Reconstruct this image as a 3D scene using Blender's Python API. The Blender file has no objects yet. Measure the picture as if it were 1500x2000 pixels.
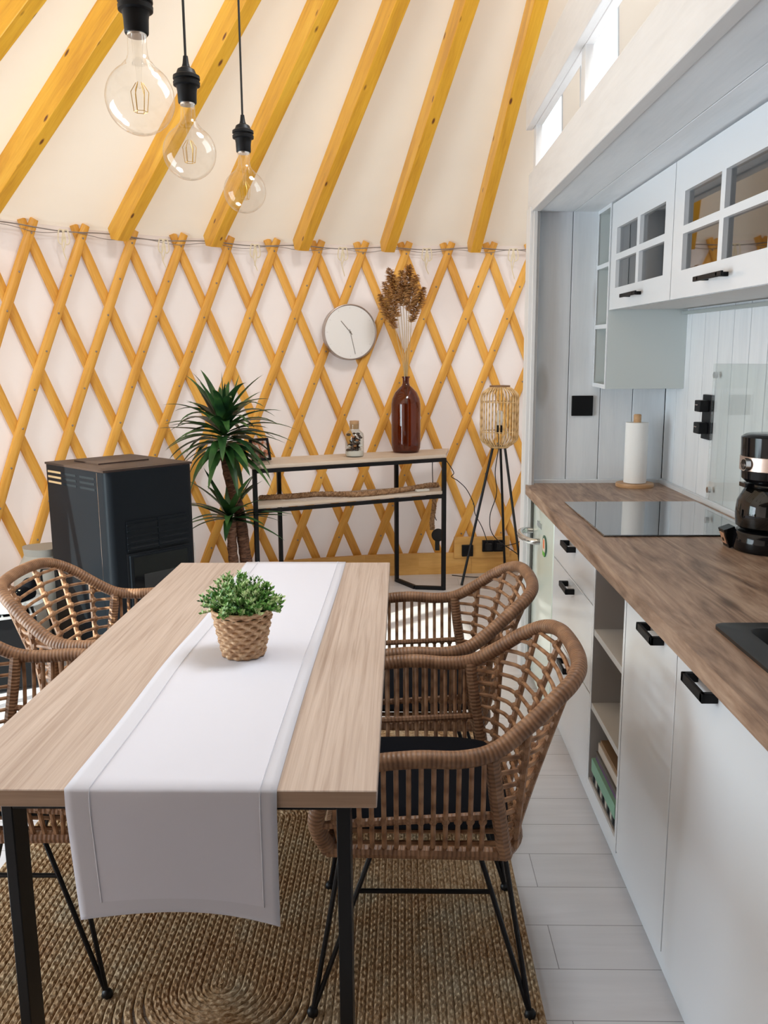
import bpy, math, random
from mathutils import Matrix, Vector, geometry
from math import sin, cos, pi, radians as rad
random.seed(7)
D = bpy.data; C0 = bpy.context.scene.collection

# ------------------------------------------------------------------ camera, world, light, exposure
FPX, YAW, PITCH, ROLL, EYE = 1650.0, .0215, .1752, -.0068, 1.46
def cam_rows():
    cy, sy, cp, sp, cr, sr = cos(YAW), sin(YAW), cos(PITCH), sin(PITCH), cos(ROLL), sin(ROLL)
    B = Matrix(((1,0,0),(0,0,-1),(0,1,0)))
    Rz = Matrix(((cy,sy,0),(-sy,cy,0),(0,0,1)))
    Rx = Matrix(((1,0,0),(0,cp,-sp),(0,sp,cp)))
    Rr = Matrix(((cr,-sr,0),(sr,cr,0),(0,0,1)))
    return Rr @ Rx @ B @ Rz
RW = cam_rows()
cam = D.objects.new('camera', D.cameras.new('camera')); C0.objects.link(cam)
cam.data.sensor_fit = 'VERTICAL'; cam.data.sensor_height = 24; cam.data.sensor_width = 18
cam.data.lens = FPX / 2000 * 24
m3 = Matrix((RW[0], -RW[1], -RW[2])).transposed()
cam.matrix_world = Matrix.Translation((0, 0, EYE)) @ m3.to_4x4()
cam.data.clip_start = .02
bpy.context.scene.camera = cam
sc = bpy.context.scene
sc.view_settings.view_transform = 'Standard'; sc.view_settings.look = 'None'
sc.view_settings.exposure = 0.0; sc.view_settings.gamma = 1
w = D.worlds.new('sky'); sc.world = w; w.use_nodes = True
bg = w.node_tree.nodes['Background']; bg.inputs[0].default_value = (.80, .90, 1.0, 1); bg.inputs[1].default_value = 2.0
def light(name, kind, loc, direction, power, color, **kw):
    l = D.lights.new(name, kind); l.energy = power; l.color = color
    for k, v in kw.items(): setattr(l, k, v)
    o = D.objects.new(name, l); C0.objects.link(o); o.location = loc
    o.rotation_euler = Vector(direction).to_track_quat('-Z', 'Y').to_euler(); return o
light('sun', 'SUN', (-8, -4, 6), (.66, .60, -.40), 13.0, (1, .95, .86), angle=rad(.6))
light('crown_daylight', 'AREA', (.85, 2.28, 3.95), (0, 0, -1), 100, (.93, .97, 1), shape='DISK', size=1.1)
light('door_daylight', 'AREA', (-2.72, 2.0, .98), (1, .12, 0), 90, (.80, .90, 1), shape='RECTANGLE', size=1.5, size_y=1.75)

# ------------------------------------------------------------------ mesh helper
def WMof(o):
    return WM.get(o.name, Matrix()) if o else Matrix()
WM = {}
class G:
    def __init__(s): s.v=[]; s.f=[]; s.uv=[]; s.mi=[]; s.M=Matrix()
    def add(s, vs, fs, uvs, m=0):
        n=len(s.v); s.v += [s.M @ Vector(p) for p in vs]
        for f,u in zip(fs, uvs):
            s.f.append([n+i for i in f]); s.uv.append(u); s.mi.append(m)
        return s
    def box(s, x0,y0,z0,x1,y1,z1, m=0, R=None):
        c=Vector(((x0+x1)/2,(y0+y1)/2,(z0+z1)/2)); h=Vector((abs(x1-x0)/2,abs(y1-y0)/2,abs(z1-z0)/2))
        vs=[Vector((i*h.x,j*h.y,k*h.z)) for i in(-1,1) for j in(-1,1) for k in(-1,1)]
        fs=[(0,1,3,2),(4,6,7,5),(0,4,5,1),(2,3,7,6),(0,2,6,4),(1,5,7,3)]
        L=max(range(3), key=lambda a:h[a]); off=random.random()*7; off2=random.random()*5; uvs=[]
        for fi,f in enumerate(fs):
            ax=fi//2; others=[a for a in range(3) if a!=ax]
            if L in others: others.remove(L); a,b=L,others[0]
            else: a,b=others
            uvs.append([(vs[i][a]+off, vs[i][b]+off2+ax*.37) for i in f])
        s.add([c+((R@p) if R else p) for p in vs], fs, uvs, m); return s
    def beam(s, p, q, w, t, up=(0,0,1), m=0):
        p,q=Vector(p),Vector(q); d=(q-p); l=d.length; d.normalize(); u=Vector(up); side=d.cross(u).normalized(); u=side.cross(d)
        R=Matrix((d,side,u)).transposed(); c=(p+q)/2
        MM=s.M; s.M=MM@Matrix.Translation(c)@R.to_4x4(); s.box(-l/2,-w/2,-t/2,l/2,w/2,t/2,m); s.M=MM; return s
    def sweep(s, pts, prof, ups=None, m=0, closed=False, cap=True):
        """prof: list of (side, up) points, may be a function of (i, t)"""
        pts=[Vector(p) for p in pts]; n=len(pts); rings=[]; L=0; off=random.random()*5; us=[]
        prev=None
        for i,p in enumerate(pts):
            a=pts[(i-1)%n] if (closed or i>0) else p; b=pts[(i+1)%n] if (closed or i<n-1) else p
            d=(b-a).normalized()
            if ups is not None: u=Vector(ups[i] if isinstance(ups,list) else ups)
            elif prev is None: u=Vector((0,0,1)) if abs(d.z)<.9 else Vector((1,0,0))
            else: u=prev
            side=d.cross(u)
            if side.length<1e-6: side=d.cross(Vector((1,.01,0)))
            side.normalize(); u=side.cross(d).normalized(); prev=u
            pr=prof(i, i/max(1,n-1)) if callable(prof) else prof
            rings.append([p+side*x+u*y for x,y in pr])
            if i: L+=(p-pts[i-1]).length
            us.append(L+off)
        k=len(rings[0]); vs=[v for r in rings for v in r]; fs=[]; uvs=[]
        pr=prof(0,0) if callable(prof) else prof
        vv=[0]
        for j in range(k): x0,y0=pr[j]; x1,y1=pr[(j+1)%k]; vv.append(vv[-1]+math.hypot(x1-x0,y1-y0))
        R=n if closed else n-1
        for i in range(R):
            i2=(i+1)%n; u2=us[i2] if i2 else us[-1]+(pts[0]-pts[-1]).length
            for j in range(k):
                j2=(j+1)%k; fs.append((i*k+j,i*k+j2,i2*k+j2,i2*k+j)); uvs.append([(us[i],vv[j]),(us[i],vv[j+1]),(u2,vv[j+1]),(u2,vv[j])])
        if cap and not closed:
            fs.append(tuple(range(k-1,-1,-1))); uvs.append([(us[0]+.01*y,x) for x,y in reversed(pr)])
            fs.append(tuple((n-1)*k+j for j in range(k))); uvs.append([(us[-1]+.01*y,x) for x,y in pr])
        return s.add(vs,fs,uvs,m)
    def tube(s, pts, r, n=8, m=0, closed=False, cap=True):
        rf = r if callable(r) else (lambda t: r)
        return s.sweep(pts, lambda i,t:[(rf(t)*cos(2*pi*j/n), rf(t)*sin(2*pi*j/n)) for j in range(n)], None, m, closed, cap)
    def lathe(s, prof, n=24, c=(0,0,0), m=0, rf=None, R=None):
        vs=[];fs=[];uvs=[]; K=len(prof)
        for i,(r,z) in enumerate(prof):
            for j in range(n):
                a=2*pi*j/n; rr=r*(rf(i,a) if rf else 1); v=Vector((rr*cos(a),rr*sin(a),z))
                vs.append(Vector(c)+((R@v) if R else v))
        for i in range(K-1):
            for j in range(n):
                j2=(j+1)%n; fs.append((i*n+j,i*n+j2,(i+1)*n+j2,(i+1)*n+j))
                uvs.append([(j/n,prof[i][1]),((j+1)/n,prof[i][1]),((j+1)/n,prof[i+1][1]),(j/n,prof[i+1][1])])
        for i,rev in ((0,1),(K-1,0)):
            if prof[i][0]>1e-5:
                f=[i*n+j for j in range(n)]; 
                if rev: f=f[::-1]
                fs.append(tuple(f)); uvs.append([(0,0)]*n)
        return s.add(vs,fs,uvs,m)
    def ball(s, c, r, m=0, n=12, k=8, sc=(1,1,1)):
        MM=s.M; s.M=MM@Matrix.Translation(c)@Matrix.Diagonal((*sc,1))
        s.lathe([(max(1e-6,r*sin(pi*i/k)), -r*cos(pi*i/k)) for i in range(k+1)], n, m=m); s.M=MM; return s
    def shear(s, k, y0):
        for v in s.v: v.z -= k*(y0-v.y)
        return s
    def build(s, name, mats, parent=None, smooth=True, bevel=0, loc=None, angle=38, seg=2):
        if not isinstance(mats,(list,tuple)): mats=[mats]
        base = WMof(parent) if parent else (Matrix.Translation(loc) if loc is not None else Matrix())
        if parent is None and loc is None and s.v:
            xs=[v.x for v in s.v]; ys=[v.y for v in s.v]; zs=[v.z for v in s.v]
            base=Matrix.Translation(((min(xs)+max(xs))/2,(min(ys)+max(ys))/2,min(zs)))
        inv=base.inverted(); me=D.meshes.new(name)
        me.from_pydata([inv@v for v in s.v],[],s.f); ul=me.uv_layers.new(name='uv'); k=0
        for u in s.uv:
            for c in u: ul.data[k].uv=c; k+=1
        for m in mats: me.materials.append(m)
        me.polygons.foreach_set('material_index', s.mi)
        if smooth:
            me.polygons.foreach_set('use_smooth',[True]*len(me.polygons)); me.set_sharp_from_angle(angle=rad(angle))
        me.validate(); me.update()
        o=D.objects.new(name,me); C0.objects.link(o); WM[o.name]=base
        if parent: o.parent=parent
        else: o.matrix_world=base
        if bevel:
            b=o.modifiers.new('bevel','BEVEL'); b.width=bevel; b.segments=seg; b.limit_method='ANGLE'; b.angle_limit=rad(40); b.harden_normals=False
        return o
def thing(name, label, cat, loc=(0,0,0), rotz=0, group=None):
    o=D.objects.new(name,None); C0.objects.link(o); o.empty_display_size=.05
    M=Matrix.Translation(loc)@Matrix.Rotation(rotz,4,'Z'); o.matrix_world=M; o.location=loc; o.rotation_euler=(0,0,rotz); WM[o.name]=M
    o['label']=label; o['category']=cat
    if group: o['group']=group
    return o
def tag(o,label,cat,group=None,kind=None):
    o['label']=label; o['category']=cat
    if group: o['group']=group
    if kind: o['kind']=kind
    return o
def struct(o): o['kind']='structure'; return o
def dup(root, loc, rotz, label, group=None):
    r=root.copy(); C0.objects.link(r); r.location=loc; r.rotation_euler=(0,0,rotz); r['label']=label
    if group: r['group']=group
    for ch in list(root.children):
        c=ch.copy(); C0.objects.link(c); c.parent=r
        for g in list(ch.children):
            d=g.copy(); C0.objects.link(d); d.parent=c
    return r
def text(g, s, size, M, m=0, ext=.0006):
    cu=D.curves.new('t','FONT'); cu.body=s; cu.size=size; cu.extrude=ext; cu.align_x='CENTER'; cu.align_y='CENTER'
    o=D.objects.new('t',cu); C0.objects.link(o); bpy.context.view_layer.update()
    me=o.evaluated_get(bpy.context.evaluated_depsgraph_get()).to_mesh()
    MM=g.M; g.M=MM@M; g.add([v.co.copy() for v in me.vertices],[tuple(p.vertices) for p in me.polygons],[[(0,0)]*len(p.vertices) for p in me.polygons],m); g.M=MM
    D.objects.remove(o); D.curves.remove(cu)
def spline(P, n=8, closed=False):
    P=[Vector(p) for p in P]; out=[]; N=len(P)
    for i in range(N if closed else N-1):
        if closed: a,b,c,d=P[i-1],P[i],P[(i+1)%N],P[(i+2)%N]
        else: a,b,c,d=P[max(i-1,0)],P[i],P[i+1],P[min(i+2,N-1)]
        for k in range(n):
            t=k/n; out.append(.5*((2*b)+(c-a)*t+(2*a-5*b+4*c-d)*t*t+(3*b-a-3*c+d)*t**3))
    if not closed: out.append(P[-1])
    return out

# ------------------------------------------------------------------ materials
def mat(name, col, rough=.5, metal=0, spec=.5, trans=0, ior=1.45, coat=0, alpha=1):
    m=D.materials.new(name); m.use_nodes=True; b=m.node_tree.nodes['Principled BSDF']
    b.inputs['Base Color'].default_value=(*col,1); b.inputs['Roughness'].default_value=rough; b.inputs['Metallic'].default_value=metal
    b.inputs['Specular IOR Level'].default_value=spec; b.inputs['Transmission Weight'].default_value=trans; b.inputs['IOR'].default_value=ior
    b.inputs['Coat Weight'].default_value=coat; b.inputs['Alpha'].default_value=alpha
    return m
def nodes(m): return m.node_tree.nodes, m.node_tree.links, m.node_tree.nodes['Principled BSDF']
def coords(m, kind, scale=(1,1,1), rot=(0,0,0), loc=(0,0,0)):
    N,L,b=nodes(m); t=N.new('ShaderNodeTexCoord'); mp=N.new('ShaderNodeMapping'); L.new(t.outputs[kind],mp.inputs[0])
    mp.inputs['Scale'].default_value=scale; mp.inputs['Rotation'].default_value=rot; mp.inputs['Location'].default_value=loc
    return mp.outputs[0]
def ramp(m, fac, stops):
    N,L,b=nodes(m); r=N.new('ShaderNodeValToRGB'); L.new(fac,r.inputs[0]); e=r.color_ramp.elements
    e[0].position=stops[0][0]; e[0].color=(*stops[0][1],1); e[1].position=stops[-1][0]; e[1].color=(*stops[-1][1],1)
    for p,c in stops[1:-1]: x=e.new(p); x.color=(*c,1)
    return r.outputs[0]
def noise(m, vec, scale, detail=4, rough=.55, dist=0):
    N,L,b=nodes(m); n=N.new('ShaderNodeTexNoise'); L.new(vec,n.inputs['Vector']); n.inputs['Scale'].default_value=scale; n.inputs['Detail'].default_value=detail
    n.inputs['Roughness'].default_value=rough; n.inputs['Distortion'].default_value=dist; return n.outputs[0]
def bump(m, h, strength=.3, dist=.002):
    N,L,b=nodes(m); u=N.new('ShaderNodeBump'); L.new(h,u.inputs['Height']); u.inputs['Strength'].default_value=strength; u.inputs['Distance'].default_value=dist
    L.new(u.outputs[0],b.inputs['Normal']); return u
def mix(m, fac, a, c, mode='MIX'):
    N,L,b=nodes(m); x=N.new('ShaderNodeMix'); x.data_type='RGBA'; x.blend_type=mode
    for val,i in ((fac,0),(a,6),(c,7)):
        if isinstance(val,(float,int)): x.inputs[i].default_value=val
        elif isinstance(val,tuple): x.inputs[i].default_value=(*val,1)
        else: L.new(val,x.inputs[i])
    return x.outputs[2]
def wood(name, dark, mid, light_, rough=.5, grain=1, knots=0, knotcol=(.2,.07,.02), wav=.6, along=1.6, across=28, bmp=.12, coat=0):
    m=mat(name,mid,rough,coat=coat); N,L,b=nodes(m)
    v=coords(m,'UV',(along,across,1)); n1=noise(m,v,1.0*grain,5,.6,wav)
    c=ramp(m,n1,[(.3,dark),(.5,mid),(.72,light_)])
    v2=coords(m,'UV',(along*3,across*5,1)); n2=noise(m,v2,1.5*grain,3,.6,.2)
    c=mix(m,.22,c,ramp(m,n2,[(.35,dark),(.65,light_)]))
    if knots:
        kv=coords(m,'UV',(3.2,9.5,1)); vo=N.new('ShaderNodeTexVoronoi'); L.new(kv,vo.inputs['Vector']); vo.inputs['Scale'].default_value=knots
        rr=N.new('ShaderNodeValToRGB'); L.new(vo.outputs['Distance'],rr.inputs[0]); rr.color_ramp.elements[0].position=.07; rr.color_ramp.elements[0].color=(1,1,1,1)
        rr.color_ramp.elements[1].position=.13; rr.color_ramp.elements[1].color=(0,0,0,1); c=mix(m,rr.outputs[0],c,knotcol)
    L.new(c,b.inputs['Base Color']); bump(m,n1,bmp,.002); return m
def canvas(name, col, transl):
    m=mat(name,col,.9,spec=.1); N,L,b=nodes(m); out=[n for n in N if n.type=='OUTPUT_MATERIAL'][0]
    n=noise(m,coords(m,'Object'),1.6,3,.5,.5); c=ramp(m,n,[(.3,tuple(x*.95 for x in col)),(.7,col)]); L.new(c,b.inputs['Base Color'])
    nb=noise(m,coords(m,'Object',(1,1,.35)),3.0,2,.5,.3); bump(m,nb,.35,.02)
    t=N.new('ShaderNodeBsdfTranslucent'); t.inputs[0].default_value=(*transl,1); a=N.new('ShaderNodeMixShader'); a.inputs[0].default_value=.13
    L.new(b.outputs[0],a.inputs[1]); L.new(t.outputs[0],a.inputs[2]); L.new(a.outputs[0],out.inputs[0]); return m
M_roof=canvas('roof_canvas_cloth',(.90,.81,.71),(.90,.76,.60))
M_wall=canvas('wall_canvas_cloth',(.87,.79,.755),(.84,.72,.65))
M_raft=wood('varnished_pine_rafter',(.60,.27,.018),(.80,.41,.028),(.90,.53,.06),.42,knots=1.5,knotcol=(.16,.045,.01),across=16)
M_slat=wood('varnished_pine_slat',(.60,.26,.035),(.80,.40,.065),(.90,.52,.12),.45,knots=.55,knotcol=(.2,.06,.01),across=22)
M_plank=wood('ply_plank',(.55,.27,.07),(.72,.40,.11),(.82,.50,.17),.5,across=10)
M_oak=wood('pale_oak',(.30,.22,.175),(.43,.34,.285),(.52,.425,.365),.5,across=42,along=1.0,wav=1.6,bmp=.15)
M_oakedge=wood('pale_oak_edge',(.25,.16,.10),(.34,.225,.15),(.42,.29,.2),.5,across=40)
M_shelf=wood('whitewashed_oak',(.50,.40,.31),(.62,.51,.41),(.72,.62,.52),.5,across=26)
M_top=wood('brown_worktop_wood',(.11,.06,.038),(.32,.205,.14),(.53,.39,.29),.42,across=11,along=1.5,wav=2.6,bmp=.3,knots=.5,knotcol=(.10,.055,.03))
M_white=mat('white_lacquer',(.70,.73,.77),.17)
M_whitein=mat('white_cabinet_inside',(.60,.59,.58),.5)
M_board=wood('white_painted_board',(.68,.72,.76),(.76,.79,.83),(.80,.83,.86),.5,across=14,knots=.35,knotcol=(.60,.60,.60),bmp=.25)
M_trimw=wood('white_painted_trim',(.60,.59,.59),(.66,.65,.65),(.70,.69,.69),.5,across=10,bmp=.2)
M_gap=mat('dark_gap',(.02,.022,.025),1.0,spec=.0)
M_black=mat('black_metal',(.007,.007,.008),.42,spec=.25)
M_matblk=mat('matt_black_plastic',(.008,.0085,.010),.45,spec=.2)
M_gloss=mat('gloss_black_plastic',(.004,.004,.005),.10,spec=.35)
M_hob=mat('black_ceramic_glass',(.01,.011,.013),.04,spec=.9,coat=1)
M_stove=mat('stove_black_steel',(.008,.010,.013),.30,spec=.10)
M_stovetop=mat('stove_top_brown_black',(.035,.02,.015),.45)
M_stoveglass=mat('stove_door_glass',(.004,.004,.005),.06,spec=.3)
M_chrome=mat('chrome',(.75,.75,.76),.18,metal=1)
M_steel=mat('brushed_rose_steel',(.62,.50,.44),.32,metal=.9)
M_silver=mat('dark_silver_rim',(.42,.36,.33),.3,metal=.8)
M_face=mat('clock_white_face',(.88,.86,.84),.35,coat=.5)
M_gold=mat('gilt_wire',(.65,.42,.12),.3,metal=1)
M_cush=mat('black_cushion_fabric',(.006,.0065,.009),.95,spec=.1)
M_green=mat('yucca_leaf',(.025,.085,.022),.38); 
N,L,b=nodes(M_green); n=noise(M_green,coords(M_green,'Object'),7,2); L.new(ramp(M_green,n,[(.35,(.012,.045,.018)),(.55,(.03,.10,.025)),(.75,(.09,.19,.05))]),b.inputs['Base Color'])
M_trunk=mat('yucca_bark',(.13,.06,.035),.7); N,L,b=nodes(M_trunk)
v=coords(M_trunk,'UV',(95,18,1)); n=noise(M_trunk,v,1,4,.6,1); L.new(ramp(M_trunk,n,[(.35,(.045,.02,.012)),(.55,(.17,.075,.04)),(.75,(.33,.20,.13))]),b.inputs['Base Color']); bump(M_trunk,n,.8,.006)
M_tiny=mat('boxwood_leaf',(.08,.18,.05),.45); N,L,b=nodes(M_tiny); n=noise(M_tiny,coords(M_tiny,'Object'),38,2,.6); L.new(ramp(M_tiny,n,[(.32,(.02,.09,.02)),(.48,(.13,.32,.06)),(.62,(.55,.66,.34))]),b.inputs['Base Color'])
M_seag=mat('seagrass_weave',(.52,.34,.19),.65); N,L,b=nodes(M_seag); n=noise(M_seag,coords(M_seag,'Object'),70,3,.6); L.new(ramp(M_seag,n,[(.3,(.30,.16,.08)),(.5,(.52,.32,.18)),(.72,(.72,.52,.33))]),b.inputs['Base Color'])
def rattan(name, a, c, e, wrap):
    m=mat(name,c,.48); N,L,b=nodes(m); v=coords(m,'UV',(1,1,1)); w=N.new('ShaderNodeTexWave'); L.new(v,w.inputs['Vector']); w.bands_direction='X'; w.inputs['Scale'].default_value=wrap
    w.inputs['Distortion'].default_value=1.4; w.inputs['Detail'].default_value=2; n=noise(m,coords(m,'Object'),26,3)
    col=ramp(m,n,[(.3,a),(.5,c),(.72,e)]); col=mix(m,.35,col,ramp(m,w.outputs[1],[(0,tuple(x*.45 for x in a)),(.35,c),(1,e)]),'MIX'); L.new(col,b.inputs['Base Color']); bump(m,w.outputs[1],.5,.002); return m
M_rim=rattan('wrapped_rattan_rim',(.125,.06,.03),(.215,.108,.056),(.34,.19,.105),32)
M_rod=rattan('rattan_rod',(.18,.08,.035),(.29,.145,.07),(.43,.25,.14),7)
M_bamboo=rattan('bamboo_shade',(.46,.27,.10),(.66,.43,.19),(.80,.60,.33),6)
M_rope=mat('brown_hemp_rope',(.30,.16,.075),.85); N,L,b=nodes(M_rope); n=noise(M_rope,coords(M_rope,'Object'),60,3); L.new(ramp(M_rope,n,[(.3,(.16,.08,.035)),(.7,(.48,.29,.16))]),b.inputs['Base Color'])
M_jute=mat('jute_braid',(.36,.25,.14),.9,spec=.15); N,L,b=nodes(M_jute); n=noise(M_jute,coords(M_jute,'UV',(55,90,1)),1,3,.7); n2=noise(M_jute,coords(M_jute,'Object'),5,4,.6)
c=ramp(M_jute,n,[(.32,(.055,.032,.016)),(.46,(.27,.175,.095)),(.64,(.66,.52,.36))]); c=mix(M_jute,.45,c,ramp(M_jute,n2,[(.34,(.26,.11,.035)),(.5,(.36,.22,.11)),(.66,(.42,.37,.27))]))
L.new(c,b.inputs['Base Color']); bump(M_jute,n,.9,.004)
M_cloth=mat('white_linen_runner',(.57,.57,.63),.9,spec=.1); N,L,b=nodes(M_cloth); n=noise(M_cloth,coords(M_cloth,'Object',(1,1,1)),260,2); n3=noise(M_cloth,coords(M_cloth,'Object'),5,3)
bump(M_cloth,n3,.35,.01)
M_hem=mat('white_linen_hem',(.53,.53,.58),.9,spec=.1)
M_string=mat('cream_cotton_string',(.80,.70,.52),.9)
M_cable=mat('grey_steel_cable',(.30,.26,.24),.5,metal=.3)
M_rubber=mat('black_rubber',(.01,.01,.01),.7)
M_paper=mat('kitchen_paper',(.86,.86,.85),.95,spec=.05); N,L,b=nodes(M_paper); n=noise(M_paper,coords(M_paper,'Object'),160,2); bump(M_paper,n,.3,.002)
M_lightwood=wood('turned_light_wood',(.45,.24,.11),(.58,.34,.17),(.68,.44,.25),.45,across=30)
def glass(name, col, rough=.0, base=.05, power=4.0, amp=.9, ior=None):
    m=D.materials.new(name); m.use_nodes=True; N=m.node_tree.nodes; L=m.node_tree.links; N.clear()
    o=N.new('ShaderNodeOutputMaterial'); t=N.new('ShaderNodeBsdfTransparent'); t.inputs[0].default_value=(*col,1); g=N.new('ShaderNodeBsdfGlossy'); g.inputs['Roughness'].default_value=rough+.02
    f=N.new('ShaderNodeLayerWeight'); f.inputs[0].default_value=.5; p=N.new('ShaderNodeMath'); p.operation='POWER'; p.inputs[1].default_value=power; L.new(f.outputs['Facing'],p.inputs[0])
    q=N.new('ShaderNodeMath'); q.operation='MULTIPLY_ADD'; q.inputs[1].default_value=amp; q.inputs[2].default_value=base; q.use_clamp=True; L.new(p.outputs[0],q.inputs[0])
    x=N.new('ShaderNodeMixShader'); L.new(q.outputs[0],x.inputs[0]); L.new(t.outputs[0],x.inputs[1]); L.new(g.outputs[0],x.inputs[2]); L.new(x.outputs[0],o.inputs[0]); return m
M_bulb=glass('clear_bulb_glass',(.985,.98,.97),base=.035,power=3.5,amp=.75)
M_pane=glass('clear_pane',(.93,.97,.95),ior=1.5)
M_cabglass=glass('cabinet_pane',(.35,.38,.39),base=.18,power=3,amp=.8)
M_amber=glass('amber_bottle_glass',(.36,.135,.045),base=.06)
M_jar=glass('clear_jar_glass',(.86,.88,.86),ior=1.6)
M_reed=mat('dry_reed_stem',(.50,.36,.18),.8)
M_plume=mat('brown_reed_plume',(.36,.19,.07),.95,spec=.1); N,L,b=nodes(M_plume); n=noise(M_plume,coords(M_plume,'Object'),40,2); L.new(ramp(M_plume,n,[(.3,(.30,.13,.04)),(.7,(.66,.38,.16))]),b.inputs['Base Color'])
M_fridge=mat('mint_white_enamel',(.66,.74,.66),.18,coat=.4)
M_rub=mat('grey_seal',(.35,.37,.38),.6)
M_red=mat('sticker_orange_red',(.75,.16,.04),.5); M_grn=mat('sticker_green',(.12,.42,.05),.5); M_dkgrn=mat('sticker_dark_green',(.05,.12,.08),.5)
# floor planks
M_floor=mat('pale_grey_floor_planks',(.62,.62,.65),.33); N,L,b=nodes(M_floor)
t=N.new('ShaderNodeNewGeometry'); mp=N.new('ShaderNodeMapping'); L.new(t.outputs['Position'],mp.inputs[0]); mp.inputs['Location'].default_value=(-.38+13,-.039+.164*20,0)
br=N.new('ShaderNodeTexBrick'); L.new(mp.outputs[0],br.inputs['Vector']); br.inputs['Scale'].default_value=1; br.inputs['Brick Width'].default_value=1.3; br.inputs['Row Height'].default_value=.164
br.inputs['Mortar Size'].default_value=.0011; br.inputs['Mortar Smooth'].default_value=0; br.offset=.5; br.inputs['Color1'].default_value=(.60,.595,.62,1); br.inputs['Color2'].default_value=(.66,.655,.68,1); br.inputs['Mortar'].default_value=(.10,.10,.11,1)
n=noise(M_floor,coords(M_floor,'Object',(1.5,16,1)),1.2,5,.6,.8); c=mix(M_floor,.30,br.outputs[0],ramp(M_floor,n,[(.3,(.50,.49,.50)),(.7,(.74,.73,.75))])); L.new(c,b.inputs['Base Color'])

# ------------------------------------------------------------------ yurt shell
CX,CY,APZ,WZ = .85,2.28,4.42,2.225
RT=[(0,3.62),(85,3.63),(90,3.63),(94.5,3.60),(103,3.63),(112,3.70),(121,3.755),(130,3.81),(139,3.80),(150,3.75),(180,3.65),(270,3.62),(360,3.62)]
def wr(th):
    th%=360
    for (a,r0),(b_,r1) in zip(RT,RT[1:]):
        if a<=th<=b_: t=(th-a)/(b_-a); t=t*t*(3-2*t) if (b_-a)<30 else t; return r0+(r1-r0)*t
def wp(th,z,inset=0):
    r=wr(th)-inset; a=rad(th); return Vector((CX+r*cos(a),CY+r*sin(a),z))
def rp(th,s,drop=0):
    """point on the roof, s=1 at the wall, 0 at the apex"""
    a=rad(th); r=wr(th)*s; return Vector((CX+r*cos(a),CY+r*sin(a),APZ-(APZ-WZ)*s-drop))
struct(G().box(-3.4,-2.2,-.06,5.2,6.6,0).build('floor',M_floor,smooth=False))
DOOR=(170,196)
g=G(); N_=180
def wallgrid(g,t0,t1,z0,z1,nz):
    nt=max(2,int((t1-t0)/2)); vs=[wp(t0+(t1-t0)*i/nt,z0+(z1-z0)*k/nz,-.004) for i in range(nt+1) for k in range(nz+1)]
    fs=[(i*(nz+1)+k,(i+1)*(nz+1)+k,(i+1)*(nz+1)+k+1,i*(nz+1)+k+1) for i in range(nt) for k in range(nz)]
    g.add(vs,fs,[[(0,0)]*4]*len(fs))
wallgrid(g,DOOR[1]-360,DOOR[0],0,WZ,12); wallgrid(g,DOOR[0],DOOR[1],1.88,WZ,3)
wb=struct(g.build('wall_back',M_wall))
# door frame of the glazed door in the left wall
g=G()
for th in (DOOR[0],(DOOR[0]+DOOR[1])/2,DOOR[1]): g.beam(wp(th,0),wp(th,1.90),.07,.07,up=(1,0,0))
g.beam(wp(DOOR[0],1.91),wp(DOOR[1],1.91),.08,.07); g.beam(wp(DOOR[0],.06),wp(DOOR[1],.06),.08,.07)
dr=struct(g.build('door_1',M_white,bevel=.004))
gg=G(); a,b_=wp(DOOR[0],.1),wp(DOOR[1],.1); gg.beam((a+b_)/2+Vector((0,0,0)),(a+b_)/2+Vector((0,0,1.78)),(a-b_).length,.006,up=(1,0,0)); gg.build('pane',M_pane,dr,smooth=False)
# roof canvas with two clear roof windows cut out of it
W1=[(90.39,.8765),(93.08,.694),(89.95,.694),(88.08,.827)]
W2=[(86.61,.777),(88.67,.640),(85.38,.5635),(82.90,.728)]
def roofpatch(t0,t1,holes):
    pts=[]; edges=[]; nt=int((t1-t0)/2); ns=14; S0=.14
    grid=[(t0+(t1-t0)*i/nt, S0+(1.02-S0)*k/ns) for i in range(nt+1) for k in range(ns+1)]
    def inside(p,q):
        c=False; n=len(q)
        for i in range(n):
            (x0,y0),(x1,y1)=q[i],q[(i+1)%n]
            if (y0>p[1])!=(y1>p[1]) and p[0]<(x1-x0)*(p[1]-y0)/(y1-y0)+x0: c=not c
        return c
    pts=[p for p in grid if not any(inside(p,h) for h in holes)]
    for h in holes:
        n0=len(pts); pts+=h; edges+=[(n0+i,n0+(i+1)%len(h)) for i in range(len(h))]
    sc_=[Vector((p[0]/60,p[1])) for p in pts]
    vv,ee,ff,*_=geometry.delaunay_2d_cdt(sc_,edges,[],0,1e-7)
    vs=[rp(v.x*60,v.y) for v in vv]; fs=[]
    for f in ff:
        cx=sum(vv[i].x for i in f)/3*60; cy=sum(vv[i].y for i in f)/3
        if not any(inside((cx,cy),h) for h in holes): fs.append(tuple(f))
    return vs,fs
g=G(); vs,fs=roofpatch(60,120,[W1,W2]); g.add(vs,fs,[[(0,0)]*len(f) for f in fs])
nt=150; S=[.14+.88*k/12 for k in range(13)]; ths=[120+300*i/nt for i in range(nt+1)]
vs=[rp(t,s_) for t in ths for s_ in S]; g.add(vs,[(i*13+k,(i+1)*13+k,(i+1)*13+k+1,i*13+k+1) for i in range(nt) for k in range(12)],[[(0,0)]*4]*(nt*12))
struct(g.build('ceiling',M_roof))
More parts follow.
